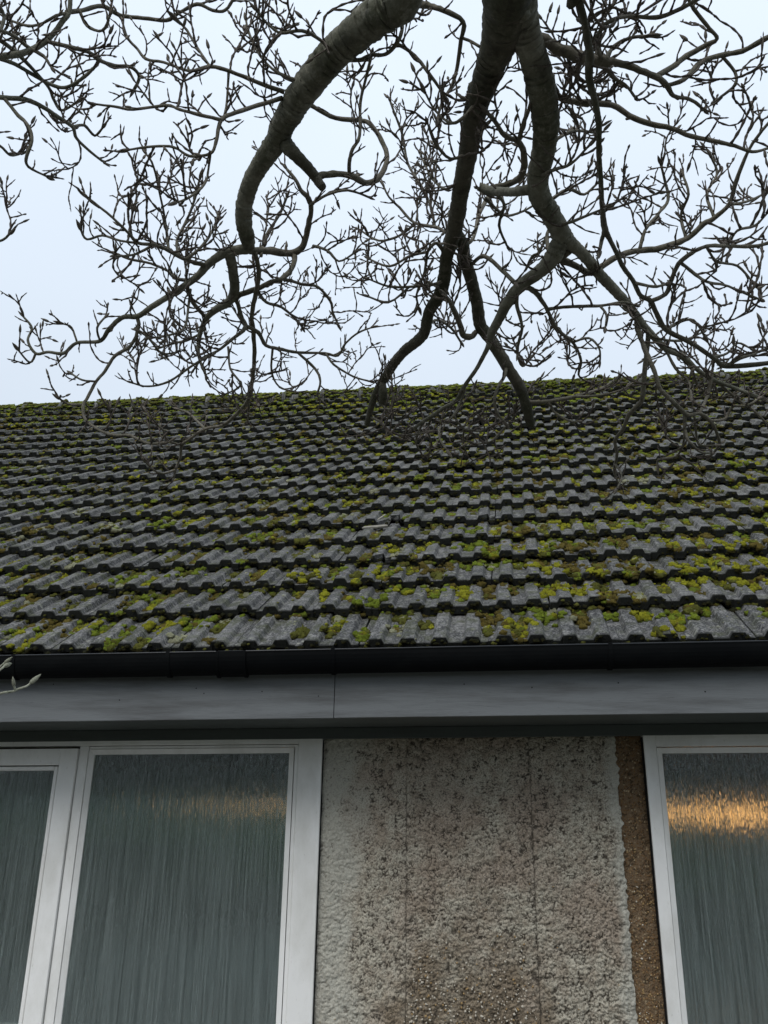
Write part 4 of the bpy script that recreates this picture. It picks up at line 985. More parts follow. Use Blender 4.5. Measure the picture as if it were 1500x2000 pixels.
# deck and the far slope
ridge_y, ridge_z = RD + RL * cP, RH + RL * sP
rm = MB()
for x0_, x1_ in ((HX0, HX1),):
    A = [roof_pt(x0_, .06, -.075), roof_pt(x1_, .06, -.075), roof_pt(x1_, RL - .02, -.06), roof_pt(x0_, RL - .02, -.06)]
    Bk = [Vector((A[2].x, A[2].y + RL * cP, A[2].z - RL * sP)), Vector((A[3].x, A[3].y + RL * cP, A[3].z - RL * sP))]
    lo = [v - Vector((0, 0, .12)) for v in A + Bk]
    rm.poly(A + Bk + lo, [(0, 1, 2, 3), (3, 2, 4, 5), (7, 6, 9, 8), (8, 9, 11, 10)[::1], (0, 3, 9, 6), (3, 5, 11, 9), (1, 7, 8, 2), (2, 8, 10, 4), (0, 6, 7, 1), (4, 10, 11, 5)])
roof = hp(rm.build('roof', M['felt']))
# gable triangles closing the ends
gb = MB()
for xx in (HX0 + .31, HX1 - .31):
    gb.poly([(xx, 4.48, WTOP + K * xx), (xx, 13.55, WTOP + K * xx), (xx, ridge_y, ridge_z - .2 + K * xx),
             (xx + .1, 4.48, WTOP + K * xx), (xx + .1, 13.55, WTOP + K * xx), (xx + .1, ridge_y, ridge_z - .2 + K * xx)],
            [(0, 1, 2), (5, 4, 3), (0, 3, 4, 1), (1, 4, 5, 2), (2, 5, 3, 0)])
hp(gb.build('gable', M['room']))

PROF = [(0.0005, 0), (.034, 0), (.046, .0235), (.051, .0255), (.099, .0255), (.104, .0235), (.116, 0), (.184, 0), (.196, .0235), (.201, .0255), (.249, .0255), (.254, .0235), (.266, 0), (.2985, 0)]
TH = .042


def prof_z(x):
    x = x % .30
    for (a, za), (b_, zb_) in zip(PROF, PROF[1:]):
        if a <= x <= b_: return za + (zb_ - za) * (x - a) / (b_ - a)
    return 0.0


def tile_geo(seed, length=TLEN, broken=None):
    """returns verts, faces, uvs for one double-roll tile, leading edge at y = 0"""
    r = random.Random(seed)
    ys = [0.0, .006, .15, length]
    jit = [r.gauss(0, .0022) for _ in PROF]
    v, uv = [], []
    for jn, y in enumerate(ys):
        for i, (x, z) in enumerate(PROF):
            yy = y + (jit[i] if jn < 2 else 0)
            if broken and jn < 2 and x > broken[0]:
                yy += broken[1] * (0.7 + 0.5 * r.random())
            zz = z + (r.gauss(0, .0007)) - (.0022 if jn == 0 else 0)
            v.append((x + RSK * yy, yy, zz))
            uv.append((x, yy))
    n = len(PROF)
    for jn in (0, 3):
        for i, (x, z) in enumerate(PROF):
            y = ys[jn] + (jit[i] if jn == 0 else 0)
            if broken and jn == 0 and x > broken[0]: y += broken[1] * (0.7 + 0.5 * r.random())
            v.append((x + RSK * y, y + (.003 if jn == 0 else 0), z - TH))
            uv.append((x, -.02 if jn == 0 else y))
    f = []
    for jn in range(3):
        f += [(jn * n + i, jn * n + i + 1, (jn + 1) * n + i + 1, (jn + 1) * n + i) for i in range(n - 1)]
    b0, b1 = 4 * n, 5 * n
    f += [(b0 + i, b0 + i + 1, i + 1, i) for i in range(n - 1)]                    # leading edge
    f += [(b1 + i, b1 + i + 1, b0 + i + 1, b0 + i) for i in range(n - 1)]          # underside
    f += [(b0, 0, n, 2 * n), (b0, 2 * n, 3 * n, b1), (b0 + n - 1, 3 * n - 1, 2 * n - 1, n - 1), (b0 + n - 1, b1 + n - 1, 4 * n - 1, 3 * n - 1)]
    return v, f, uv


def tile_mesh(geo, name='roof_tile'):
    v, f, uv = geo
    m = bpy.data.meshes.new(name)
    m.from_pydata(v, [], f)
    m.materials.append(M['tile'])
    l = m.uv_layers.new(name='UVMap')
    for li, lp in enumerate(m.loops): l.data[li].uv = uv[lp.vertex_index]
    m.update()
    return m


GEO = [tile_geo(100 + i) for i in range(8)]
MESH = [tile_mesh(g) for g in GEO]
BROKEN_GEO = [tile_geo(50, TLEN, (.17, .13)), tile_geo(51, TLEN, (.22, .07))]
BROKEN = [tile_mesh(g) for g in BROKEN_GEO]
trng = random.Random(21)
ex = Vector((1, 0, K)).normalized()


def tile_matrix(n, x, jx=0.0, rz=0.0, lift=0.0):
    d = math.atan(.052 / RG) if n else math.atan(.052 / RG0)
    p = RP - d
    ey = Vector((0, math.cos(p), math.sin(p)))
    ez = ex.cross(ey).normalized()
    ey = ez.cross(ex)
    o = roof_pt(x + jx, row_s(n) + .010 * noise.noise(Vector((x * 1.3, n * 5.1, 0))) + jx * 1.6, lift + .008 * noise.noise(Vector((x * .8, n * .7, 4))))
    R3 = Matrix(((ex.x, ey.x, ez.x), (ex.y, ey.y, ez.y), (ex.z, ey.z, ez.z))) @ Matrix.Rotation(rz, 3, 'Z')
    return Matrix.Translation(o) @ R3.to_4x4()


tiles = []
for n in range(NROW):
    xs = RX0 - .075 + RSK * row_s(n)
    lo = -2.45 - .185 * n - 1.6
    hi = 1.55 + .115 * n + 1.7
    i = math.floor((max(lo, HX0) - xs) / TW)
    while xs + i * TW < min(hi, HX1 - .3):
        x = xs + i * TW
        vis = (lo + 1.25 < x + .15 < hi - 1.35)
        tiles.append((n, x, vis))
        i += 1
BROKEN_AT = {}
for n, xq, k in ((5, -.585, 0), (5, .09, 1), (3, -.62, 1)):
    best = min((t for t in tiles if t[0] == n), key=lambda t: abs(t[1] + .15 - xq))
    BROKEN_AT[(best[0], round(best[1], 3))] = k
vis_tiles = sorted([t for t in tiles if t[2]], key=lambda t: t[0])
single = set((t[0], round(t[1], 3)) for t in vis_tiles[:292])
stuff_v, stuff_f, stuff_uv, stuff_t = [], [], [], []
tile_place = []
for n, x, vis in tiles:
    key = (n, round(x, 3))
    gi = trng.randrange(len(GEO))
    mw = tile_matrix(n, x, trng.gauss(0, .0035), trng.gauss(0, .011), abs(trng.gauss(0, .004)))
    bk = BROKEN_AT.get(key)
    tile_place.append((n, x, mw))
    if n == 0:
        mw = mw @ Matrix.Diagonal((1, RG0 / RG, 1, 1))
    if key in single:
        o = hp(link('roof_tile', BROKEN[bk] if bk is not None else MESH[gi]), roof)
        if bk is not None: tag(o, 'roof tile with a broken leading corner')
        o.matrix_local = mw
    else:
        v, f, uv = GEO[gi] if bk is None else BROKEN_GEO[bk]
        b0 = len(stuff_v)
        stuff_v += [tuple(mw @ Vector(p)) for p in v]
        stuff_f += [tuple(q + b0 for q in ff) for ff in f]
        tn = trng.random()
        stuff_uv += uv
        stuff_t += [tn] * len(v)
m = bpy.data.meshes.new('roof_tiles')
m.from_pydata(stuff_v, [], stuff_f)
m.materials.append(M['tile'])
l = m.uv_layers.new(name='UVMap')
uvs = np.array(stuff_uv, dtype=np.float32)
vi = np.empty(len(m.loops), dtype=np.int32)
m.loops.foreach_get('vertex_index', vi)
l.data.foreach_set('uv', uvs[vi].ravel())
a = m.attributes.new('tone', 'FLOAT', 'POINT')
a.data.foreach_set('value', stuff_t)
m.update()
tag(hp(link('roof_tiles', m), roof), kind='stuff')

# ridge tiles
rsec = [(math.cos(math.radians(-32 + 244 * i / 12)), math.sin(math.radians(-32 + 244 * i / 12))) for i in range(13)]
rr = random.Random(8)
x = HX0 + .02
while x < HX1 - .1:
    L = .455
    m = MB()
    rad = .14
    ring = []
    for xx, q in ((x, 1.0), (x + .40, 1.0), (x + .402, 1.13), (x + L - .005, 1.13)):
        ring.append([(xx, ridge_y + .02 + c * rad * q, ridge_z - .045 + K * xx + s * rad * .8 * q + rr.gauss(0, .002)) for c, s in rsec])
    pts = [p for r in ring for p in r]
    n = len(rsec)
    fs = [(a * n + i, a * n + i + 1, (a + 1) * n + i + 1, (a + 1) * n + i) for a in range(3) for i in range(n - 1)]
    m.poly(pts, fs + [tuple(range(n - 1, -1, -1)), tuple(range(3 * n, 4 * n))])
    me = m.mesh('ridge_tile', M['tile'])
    lu = me.uv_layers.new(name='UVMap')
    for li, lp in enumerate(me.loops):
        co = me.vertices[lp.vertex_index].co
        lu.data[li].uv = (co.x - x, .15 + (co.y - ridge_y) * .8)
    hp(link('ridge_tile', me), roof)
    x += L

# ------------------------------------------------------------------ moss
mr = np.random.default_rng(3)


def icosphere(sub):
    t = (1 + 5 ** .5) / 2
    v = [(-1, t, 0), (1, t, 0), (-1, -t, 0), (1, -t, 0), (0, -1, t), (0, 1, t), (0, -1, -t), (0, 1, -t), (t, 0, -1), (t, 0, 1), (-t, 0, -1), (-t, 0, 1)]
    v = [Vector(p).normalized() for p in v]
    f = [(0, 11, 5), (0, 5, 1), (0, 1, 7), (0, 7, 10), (0, 10, 11), (1, 5, 9), (5, 11, 4), (11, 10, 2), (10, 7, 6), (7, 1, 8), (3, 9, 4), (3, 4, 2), (3, 2, 6), (3, 6, 8), (3, 8, 9), (4, 9, 5), (2, 4, 11), (6, 2, 10), (8, 6, 7), (9, 8, 1)]
    for _ in range(sub):
        cache, nf = {}, []

        def mid(a, b):
            k = (min(a, b), max(a, b))
            if k not in cache:
                cache[k] = len(v)
                v.append((v[a] + v[b]).normalized())
            return cache[k]
        for a, b, c in f:
            ab, bc, ca = mid(a, b), mid(b, c), mid(c, a)
            nf += [(a, ab, ca), (b, bc, ab), (c, ca, bc), (ab, bc, ca)]
        f = nf
    return v, f


def cushion_set(sub, count, seed):
    out = []
    v, f = icosphere(sub)
    keep = [i for i, p in enumerate(v) if p.z > -.45]
    idx = {k: i for i, k in enumerate(keep)}
    fk = [tuple(idx[i] for i in q) for q in f if all(i in idx for i in q)]
    for s in range(count):
        off = Vector((s * 7.3 + seed, s * 3.1, 0))
        pts = []
        for i in keep:
            p = v[i]
            a = noise.noise(p * 1.7 + off) * .38 + noise.noise(p * 4.2 + off) * .36 + noise.noise(p * 9.0 + off) * .30
            q = p * (1 + a)
            pts.append((q.x, q.y, max(q.z, -.3)))
        out.append((np.array(pts, dtype=np.float32), np.array(fk, dtype=np.int32)))
    return out


SETS = {3: cushion_set(3, 7, 1), 2: cushion_set(2, 10, 2), 1: cushion_set(1, 10, 3)}
mv, mf, mc, moff = [], [], [], 0
YG, GR_, OL, BR, PALE, DK = (.235, .24, .02), (.14, .185, .022), (.095, .10, .022), (.115, .092, .024), (.27, .28, .20), (.020, .022, .011)


def cushion(pos, r, flat, tint, lod, along=1.0):
    global moff
    S = SETS[lod]
    p, f = S[mr.integers(len(S))]
    a = mr.random() * 6.283
    ca, sa = math.cos(a), math.sin(a)
    q = np.empty_like(p)
    q[:, 0] = (p[:, 0] * ca - p[:, 1] * sa) * r
    q[:, 1] = (p[:, 0] * sa + p[:, 1] * ca) * r * along
    q[:, 2] = p[:, 2] * r * flat
    # local (x along eaves, y up slope, z off plane) to world
    w = np.empty_like(q)
    w[:, 0] = pos[0] + q[:, 0]
    w[:, 1] = pos[1] + q[:, 1] * cP - q[:, 2] * sP
    w[:, 2] = pos[2] + q[:, 1] * sP + q[:, 2] * cP + q[:, 0] * K
    mv.append(w)
    mf.append(f + moff)
    moff += len(p)
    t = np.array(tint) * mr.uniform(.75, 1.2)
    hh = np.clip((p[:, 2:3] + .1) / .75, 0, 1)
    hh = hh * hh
    cc = np.array((.038, .034, .012)) * (1 - hh) + t * hh * 1.12                     # brown base, darkened to put shade under each cushion
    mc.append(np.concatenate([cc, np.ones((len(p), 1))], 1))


def dens(n, x, s):
    """how mossy: thick along the eaves at left and over the lower right, thin mid-slope, green film near the ridge"""
    u = (x + 2.3) / 3.7
    d = .45
    if n == 0: d = 1.25 if u < .28 else (.8 if u < .62 else .95)
    elif n <= 2: d = .85 if u < .5 else 1.15
    elif n <= 5: d = .80 if u < .62 else 1.05
    elif n <= 10: d = .72 if u < .7 else .85
    elif n <= 15: d = .68
    else: d = 1.15
    d *= .55 + .9 * (noise.noise(Vector((x * 2.1, s * 2.1, 3))) * .5 + .5) + .5 * max(0, noise.noise(Vector((x * .9, s * .9, 8))))
    return d


def pick(n, x, d):
    q = mr.random()
    u = (x + 2.3) / 3.7
    bright = .42 if n == 0 else (.40 if (u > .55 and n < 6) else .26)
    if n > 15: return [OL, GR_, (.15, .17, .04)][mr.integers(3)]
    if q < bright * .65: return YG
    if q < bright: return GR_
    if q < bright + .10: return PALE
    if q < bright + .30: return BR
    return OL


for n, x, mw in tile_place:
    lod = 2 if n <= 3 else 1
    g = RG0 if n == 0 else RG
    s0 = row_s(n)
    drop = .052
    for pan in (0.0, .15):
        cx = x + pan
        d = dens(n, cx, s0)

        def put(px, sy_, r, flat, tint, lod_=lod, along=1.0):
            rel = px - x
            up = prof_z(rel) - drop * (sy_ / g) - r * flat * .12
            cushion(roof_pt(px + RSK * sy_, s0 + sy_, up), r, flat, tint, lod_, along)
        # clumps lying in the pan
        k = mr.poisson(2.3 * d)
        for _ in range(k):
            c_s = g * (mr.beta(1.5, 1.1))
            c_x = cx + mr.normal(0, .018)
            tint = pick(n, cx, d)
            m_ = 3 + mr.poisson(9 * min(1.2, d))
            R = mr.uniform(.0125, .021)
            sx_, sy2 = mr.uniform(.012, .026), mr.uniform(.02, .05)
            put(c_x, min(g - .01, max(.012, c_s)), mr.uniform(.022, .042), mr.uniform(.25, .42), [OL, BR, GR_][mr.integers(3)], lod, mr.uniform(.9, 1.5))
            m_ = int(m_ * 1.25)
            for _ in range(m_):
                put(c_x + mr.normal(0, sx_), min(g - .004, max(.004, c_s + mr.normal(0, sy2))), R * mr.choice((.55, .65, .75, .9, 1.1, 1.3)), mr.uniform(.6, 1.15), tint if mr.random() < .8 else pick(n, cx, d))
        # damp line just under the course above
        for _ in range(mr.poisson(3.5 + 5 * d)):
            put(cx + mr.uniform(-.075, .075), g - abs(mr.normal(0, .018)) + .004, mr.uniform(.010, .022), mr.uniform(.6, .95), [OL, OL, BR, DK, GR_][mr.integers(5)], max(1, lod - 1))
        # tufts on the leading edge, dark and hanging
        for _ in range(mr.poisson(2.5 + 4 * d)):
            px = cx + mr.uniform(-.075, .075)
            rel = px - x
            r = mr.uniform(.006, .014)
            cushion(roof_pt(px, s0 - .001, prof_z(rel) - mr.uniform(.008, .03)), r, .8, [DK, DK, DK, DK, OL][mr.integers(5)], max(1, lod - 1))
        # small dots on the rolls
        for _ in range(mr.poisson(.8 + 1.2 * d)):
            rx = cx + .075 + mr.normal(0, .02)
            sy_ = mr.uniform(.02, g)
            put(rx, sy_, mr.uniform(.004, .011), mr.uniform(.35, .7), [PALE, OL, GR_, PALE][mr.integers(4)], max(1, lod - 1))
        # heavy mats over rolls and pans where the roof is greenest
        if d > .95 and mr.random() < .6:
            c_s = g * mr.uniform(.15, .9)
            tint = [YG, GR_, BR][mr.integers(3)]
            for _ in range(24):
                put(cx + mr.normal(0, .045), min(g, max(0.003, c_s + mr.normal(0, .045))), mr.uniform(.012, .024), mr.uniform(.7, 1.15), tint)
# green film and lumps on the ridge
x = HX0 + .3
while x < HX1 - .4:
    if -6.6 < x < 4.6:
        a_ = mr.uniform(1.0, 3.45)
        ry, rz = ridge_y + .02 + math.cos(a_) * .142, ridge_z - .045 + K * x + math.sin(a_) * .114
        cushion((x, ry, rz), mr.uniform(.016, .036), mr.uniform(.35, .6), [OL, GR_, (.15, .17, .04)][mr.integers(3)], 1)
        if (x - HX0 - .02 - .43) % .455 < .035:
            for _ in range(3):
                cushion((x + mr.normal(0, .02), ridge_y + mr.normal(0, .03), ridge_z + .07 + K * x), mr.uniform(.02, .036), .6, OL, 2)
    x += mr.uniform(.0018, .007)
V = np.concatenate(mv)
Fc = np.concatenate(mf)
Cc = np.concatenate(mc).astype(np.float32)
m = bpy.data.meshes.new('moss')
m.vertices.add(len(V))
m.vertices.foreach_set('co', V.astype(np.float32).ravel())
m.loops.add(len(Fc) * 3)
m.loops.foreach_set('vertex_index', Fc.astype(np.int32).ravel())
m.polygons.add(len(Fc))
m.polygons.foreach_set('loop_start', np.arange(0, len(Fc) * 3, 3, dtype=np.int32))
m.polygons.foreach_set('use_smooth', np.ones(len(Fc), dtype=bool))
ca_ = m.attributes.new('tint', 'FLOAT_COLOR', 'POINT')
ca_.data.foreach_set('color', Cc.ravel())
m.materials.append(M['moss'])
m.update(calc_edges=True)
m.validate()
tag(hp(link('moss', m), roof), kind='stuff')
print('moss tris', len(Fc))


# loose broken pieces lying on the roof
def shard(x, s, pts, th, label, rz=0.0):
    base = roof_pt(x, s, -.012)
    m = MB()
    n = len(pts)
    P = [Matrix.Rotation(rz, 3, 'Z') @ Vector((a, b_, 0)) for a, b_ in pts]
    pr = RP - .09
    tr = lambda p, up: (p.x, p.y * math.cos(pr) - up * math.sin(pr), p.y * math.sin(pr) + up * math.cos(pr))
    m.poly([tr(p, 0) for p in P] + [tr(p, th) for p in P], [tuple(range(n - 1, -1, -1)), tuple(range(n, 2 * n))] + [(i, (i + 1) % n, (i + 1) % n + n, i + n) for i in range(n)])
    o = m.build('tile_shard', M['shard'], None, False, .002)
    o.location = base
    tag(o, label, 'tile shard', 'broken bits of tile lying on the roof')


shard(-.62, row_s(4) + .245, [(0, 0), (.10, .012), (.17, .05), (.15, .075), (.06, .05), (.01, .03)], .012, 'pale broken tile shard lying below the gap in the roof')
shard(-.545, row_s(5) + .06, [(0, 0), (.014, -.004), (.06, .15), (.05, .16)], .012, 'thin slanting sliver of tile beside the broken tile')
shard(.13, row_s(5) + .05, [(0, 0), (.014, 0), (.03, .12), (.018, .125)], .012, 'upright tile sliver standing on the roof right of the broken tile')

# ------------------------------------------------------------------ magnolia
tree = empty('magnolia_tree', (1.0, -.75, 0))
tag(tree, 'bare magnolia with drooping budded branches hanging in front of the roof', 'tree')
tinv = Matrix.Translation((-1.0, .75, 0))


def tp(o, parent=None):
    o.parent = parent or tree
    o.matrix_parent_inverse = tinv if parent is None else Matrix.Identity(4)
    return o


def catmull(pts, per):
    out = []
    n = len(pts)
    for i in range(n - 1):
        p0, p1, p2, p3 = pts[max(i - 1, 0)], pts[i], pts[i + 1], pts[min(i + 2, n - 1)]
        for k in range(per):
            t = k / per
            t2, t3 = t * t, t * t * t
            out.append(tuple(.5 * ((2 * b_) + (-a + c) * t + (2 * a - 5 * b_ + 4 * c - d) * t2 + (-a + 3 * b_ - 3 * c + d) * t3) for a, b_, c, d in zip(p0, p1, p2, p3)))
    out.append(tuple(pts[-1]))
    return out


def limb_mesh(pts, sides, per, knob, seed):
    r = random.Random(seed)
    thin = .82 if sides > 12 else .88
    q = catmull(pts, per)
    P, R_ = [], []
    for i, (x, y, z, rad) in enumerate(q):
        w = rad * knob * .35
        P.append((x + r.gauss(0, w * .5), y + r.gauss(0, w * .5), z + r.gauss(0, w * .5)))
        R_.append(max(.0006, thin * rad * (1 + knob * (r.random() - .45) * .6)))
    m = MB()
    m.tube(P, R_, sides)
    if sides > 8:                                             # lumps, folds and ring scars in the bark of the big limbs
        for vi, v in enumerate(m.v):
            ri = vi // sides
            c = Vector(P[min(ri, len(P) - 1)])
            p = Vector(v)
            d = p - c
            rr_ = d.length
            a = .06 * noise.noise(p * (.9 / max(rr_, .008))) + .055 * noise.noise(p * 45) + .03 * noise.noise(p * 120)
            m.v[vi] = tuple(c + d * (1 + a))
    return m, P, R_


PREFIX = {
    'A': [(.50, .05, 3.20, .085), (.32, .45, 3.45, .075), (.10, .85, 3.49, .062)],
    'B': [(.55, .02, 3.08, .11), (.36, .45, 3.20, .085), (.20, .82, 3.24, .070)],
    'C': [(.55, .02, 3.08, .09), (.36, .45, 3.20, .075), (.20, .82, 3.24, .064)],
    'D': [(.50, .20, 3.10, .03), (.34, .62, 3.20, .02)],
}
LIMB_OBJ = {}
LABEL = {'A': 'thick limb sweeping down to the left from the top edge', 'B': 'dark central limb ending in two sawn stubs over the roof',
         'C': 'pale knobbly limb reaching down to the right', 'D': 'thin hanging branch nearest to the camera at upper right',
         'U': 'twiggy branch coming in from the upper left corner', 'E': 'low pale twig tip in front of the gutter end'}
trunk = MB()
tq = catmull([(1.02, -.78, -.08, .19), (.99, -.72, .35, .155), (.95, -.62, 1.2, .14), (.82, -.34, 2.3, .128), (.66, -.10, 2.85, .118), (.54, .03, 3.12, .11)], 6)
trunk.tube([p[:3] for p in tq], [p[3] for p in tq], 18)
tp(trunk.build('trunk', M['bark'], None, True))
# limb out to the left, carrying the branches of the upper left corner
lq = catmull([(.60, -.02, 2.98, .06), (.1, .02, 3.5, .05), (-.7, .25, 3.85, .038), (-1.4, .7, 3.75, .028), (-1.75, .95, 3.3, .022)], 6)
lm = MB()
lm.tube([p[:3] for p in lq], [p[3] for p in lq], 12)
left_limb = tp(lm.build('limb', M['bark'], None, True))
LIMB_OBJ['U'] = left_limb
LIMB_OBJ['E'] = left_limb
paths = []
ti = 0
for limb, order, den, s in TREE:
    pts = [tuple(float(q) for q in w.split(',')) for w in s.split()]
    ti += 1
    if order == 0 and limb in PREFIX:
        pts = PREFIX[limb] + pts
    elif limb in ('U', 'E') and (order == 0 or pts[0][0] < -.9 and pts[0][1] < 1.75 and den > .4 and len(paths) and limb == 'U' and pts[0][0] < -.98):
        pre = [(-1.75, .95, 3.3, .015)] + ([(-1.86, 1.08, 3.0, .012), (-1.72, 1.22, 2.55, .010), (-1.5, 1.35, 2.12, .008), (-1.28, 1.5, 1.9, .0062)] if limb == 'E' else [])
        if limb != 'E':
            a_, b_ = Vector(pre[0][:3]), Vector(pts[0][:3])
            pr_ = random.Random(ti)
            for q in range(1, 6):
                c_ = a_.lerp(b_, q / 6) + Vector((pr_.gauss(0, .03), pr_.gauss(0, .03), .10 * math.sin(q / 6 * math.pi) + pr_.gauss(0, .03)))
                pre.append((*c_, .015 + (pts[0][3] - .015) * q / 6))
        pts = pre + pts
    big = max(p[3] for p in pts) > .014
    mb, P, R_ = limb_mesh(pts, 26 if big and order == 0 else (12 if big else 6), 12 if order == 0 and big else (8 if big else 4), .10 if big else .30, ti)
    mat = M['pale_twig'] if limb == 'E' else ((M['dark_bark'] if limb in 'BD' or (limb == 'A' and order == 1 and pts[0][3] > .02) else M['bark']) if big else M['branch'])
    if order == 0 and limb not in LIMB_OBJ:
        o = tp(mb.build('limb', mat, None, True))
        tag(o, LABEL[limb])
        LIMB_OBJ[limb] = o
    else:
        o = tp(mb.build('branch', mat, None, True), LIMB_OBJ[limb])
        if limb == 'E' and order == 0: tag(o, LABEL['E'])
        elif limb == 'U' and order == 0: tag(o, LABEL['U'])
    paths.append((limb, order, den, P, R_))

# knots and pruning scars on the big limbs
kn = MB()
krng = random.Random(77)
for limb, order, den, P, R_ in paths:
    if order == 0 and limb in 'ABC':
        for k in range(7):
            i = krng.randrange(38, len(P) - 6)
            d = Vector((krng.gauss(0, 1), krng.gauss(0, 1), krng.gauss(0, 1))).normalized()
            t = (Vector(P[i + 4]) - Vector(P[i - 4])).normalized()
            d = (d - t * d.dot(t)).normalized()
            c = Vector(P[i]) + d * R_[i] * .80
            r = R_[i] * krng.uniform(.22, .4)
            kn = MB()
            kn.tube([c - d * r * .4, c + d * r * .3, c + d * r * .8, c + d * r * 1.05], [r * 1.25, r, r * .7, r * .3], 8)
            tp(kn.build('knot', M['bark'], None, True), LIMB_OBJ[limb])

# ---- twigs and buds
UPV = Vector((0, 0, 1))
tw = random.Random(42)
twigs, buds = [], []


def grow(m, p, d, length, r, level):
    steps = max(3, min(13, int(length / .0105)))
    seg = length / steps
    P, R_ = [p.copy()], [r * 1.3]
    side = tw.choice((-1, 1))
    ax = d.orthogonal().normalized()
    ax.rotate(Matrix.Rotation(tw.random() * 6.28, 3, d))
    bend = Vector((tw.gauss(0, 1), tw.gauss(0, 1), tw.gauss(.35, .9))).normalized() * tw.uniform(.06, .30)
    for k in range(steps):
        d = (d + bend + Vector((tw.gauss(0, .13), tw.gauss(0, .13), tw.gauss(0, .13))) + UPV * .13 + ax * (.19 * side if k % 2 else -.19 * side)).normalized()
        p = p + d * seg * tw.uniform(.75, 1.25)
        P.append(p.copy())
        rk = r * (1 - .35 * (k + 1) / steps)
        R_.append(rk * (1.46 if k % 2 else .88))
        if k < steps - 1 and level > 0 and k > steps * .25 and tw.random() < (.55 if level > 1 else .48):
            side = -side
            c = (d * .7 + (ax * side + d.cross(ax) * tw.gauss(0, .6)) * .85 + UPV * .1).normalized()
            grow(m, p, c, length * tw.uniform(.28, .58), r * .85, level - 1)
        elif tw.random() < .10:                                   # spur
            c = (ax * tw.choice((-1, 1)) + d.cross(ax) * tw.gauss(0, .7) + d * .5).normalized()
            L = tw.uniform(.004, .010)
            m.tube([p, p + c * L * .6, p + c * L], [r * .9, r * .85, r * .5], 4)
    m.tube(P, R_, 5)
    q = tw.random()
    if q < .24:
        buds.append((P[-1], d.copy(), tw.uniform(.014, .024), m))
    else:
        m.tube([P[-1], P[-1] + d * .004, P[-1] + d * .009], [R_[-1] * 1.2, R_[-1] * 1.35, R_[-1] * .4], 5)


DENS = 1.6
for limb, order, den, P, R_ in paths:
    if limb == 'U': den *= .6
    if P[-1][2] < 2.78: den *= .7
    if den <= 0: continue
    acc = tw.random() * .03
    for i in range(1, len(P) - 1):
        a, b_ = Vector(P[i]), Vector(P[i + 1])
        acc += (b_ - a).length
        if R_[i] > .03: continue
        t = (b_ - a).normalized()
        while acc > .034 / (den * DENS):
            acc -= .034 / (den * DENS) * tw.uniform(.6, 1.4)
            sd_ = Vector((tw.gauss(0, 1), tw.gauss(0, 1), tw.gauss(0, 1)))
            sd_ = (sd_ - t * sd_.dot(t)).normalized()
            d = (sd_ + t * .55 + UPV * .25).normalized()
            q = tw.random()
            m = MB()
            base = a + sd_ * R_[i] * .6
            if q < .24: L, lv, r = tw.uniform(.07, .16), 2, tw.uniform(.0021, .0029)
            elif q < .66: L, lv, r = tw.uniform(.035, .085), 1, tw.uniform(.0018, .0025)
            else: L, lv, r = tw.uniform(.018, .045), 0, tw.uniform(.0017, .0023)
            grow(m, base, d, L, r, lv)
            twigs.append((limb, L, m, base))
    # fork at the tip
    if order > 0 and R_[-1] < .006:
        t = (Vector(P[-1]) - Vector(P[-3])).normalized()
        for s_ in (-1, 1):
            o_ = t.orthogonal().normalized()
            o_.rotate(Matrix.Rotation(tw.random() * 6.28, 3, t))
            m = MB()
            grow(m, Vector(P[-1]) - t * .002, (t + o_ * .5 * s_ + UPV * .15).normalized(), tw.uniform(.03, .07), .0023, 1)
            twigs.append((limb, .1, m, Vector(P[-1])))
        buds.append((Vector(P[-1]), t, tw.uniform(.02, .03), None))

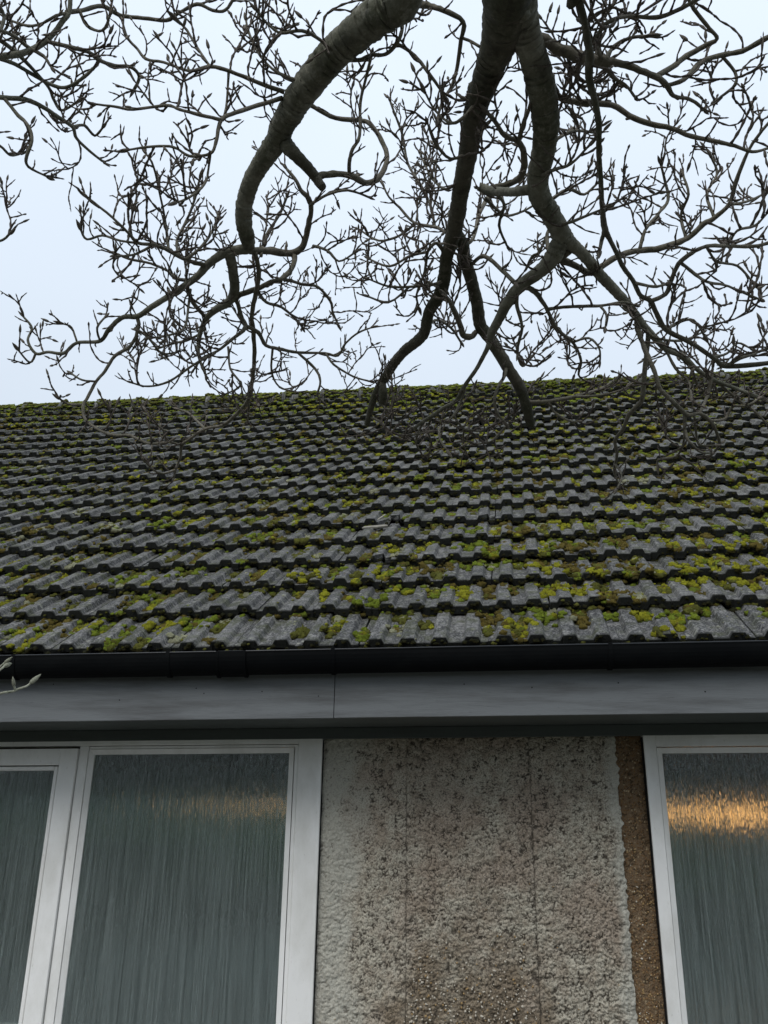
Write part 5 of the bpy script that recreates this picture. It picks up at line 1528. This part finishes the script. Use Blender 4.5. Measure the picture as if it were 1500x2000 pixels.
# buds of the low twig at the left
for limb, order, den, P, R_ in paths:
    if limb == 'E':
        t = (Vector(P[-1]) - Vector(P[-2])).normalized()
        buds.append((Vector(P[-1]) - t * .002, t, .030 if order == 0 or tw.random() < .5 else .022, 'E'))

bs = [(0, .5), (.12, .9), (.35, 1.0), (.6, .82), (.85, .4), (1.0, .05)]
bm = MB()
bm.tube([(0, 0, q) for q, _ in bs], [w * .165 for _, w in bs], 6)
bud_mesh = bm.mesh('bud', M['bud'], True)
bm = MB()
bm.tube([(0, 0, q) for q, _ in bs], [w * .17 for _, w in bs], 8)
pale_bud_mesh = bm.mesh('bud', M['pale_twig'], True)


def bud_matrix(p, d, L):
    return Matrix.Translation(p) @ d.to_track_quat('Z', 'Y').to_matrix().to_4x4() @ Matrix.Scale(L, 4)


camp = Vector((0, 0, Z0))


def in_frame(p):
    q = p - camp
    dz = q.dot(f_)
    return dz > .2 and abs(q.dot(r_) / dz) < .47 and abs(q.dot(u_) / dz) < .625


twigs.sort(key=lambda t: (not in_frame(t[3]), -t[1] / (t[3] - camp).length))
for limb, L, m, base in twigs[:290]:
    tp(m.build('twig', M['twig'], None, True), LIMB_OBJ[limb])
rest = {}
for limb, L, m, base in twigs[290:]:
    rest.setdefault(limb, MB()).poly(m.v, m.f)
for limb, m in rest.items():
    tag(tp(m.build('fine_twigs', M['twig'], None, True), LIMB_OBJ[limb]), kind='stuff')
owner = {}
for limb, L, m, base in twigs: owner[id(m)] = limb
buds.sort(key=lambda b_: (b_[3] != 'E', not in_frame(b_[0]), -b_[2] / (b_[0] - camp).length))
for p, d, L, own in buds[:240]:
    limb = own if own == 'E' else owner.get(id(own), 'A')
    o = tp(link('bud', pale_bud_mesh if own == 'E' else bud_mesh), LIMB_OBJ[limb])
    o.matrix_local = bud_matrix(p, d, L)
bm = MB()
bv = [v.co.copy() for v in bud_mesh.vertices]
bf = [tuple(p.vertices) for p in bud_mesh.polygons]
for p, d, L, own in buds[240:]:
    mx = bud_matrix(p, d, L)
    bm.poly([mx @ v for v in bv], bf)
tag(tp(bm.build('small_buds', M['bud'], None, True), LIMB_OBJ['C']), kind='stuff')
print('twigs', len(twigs), 'buds', len(buds))
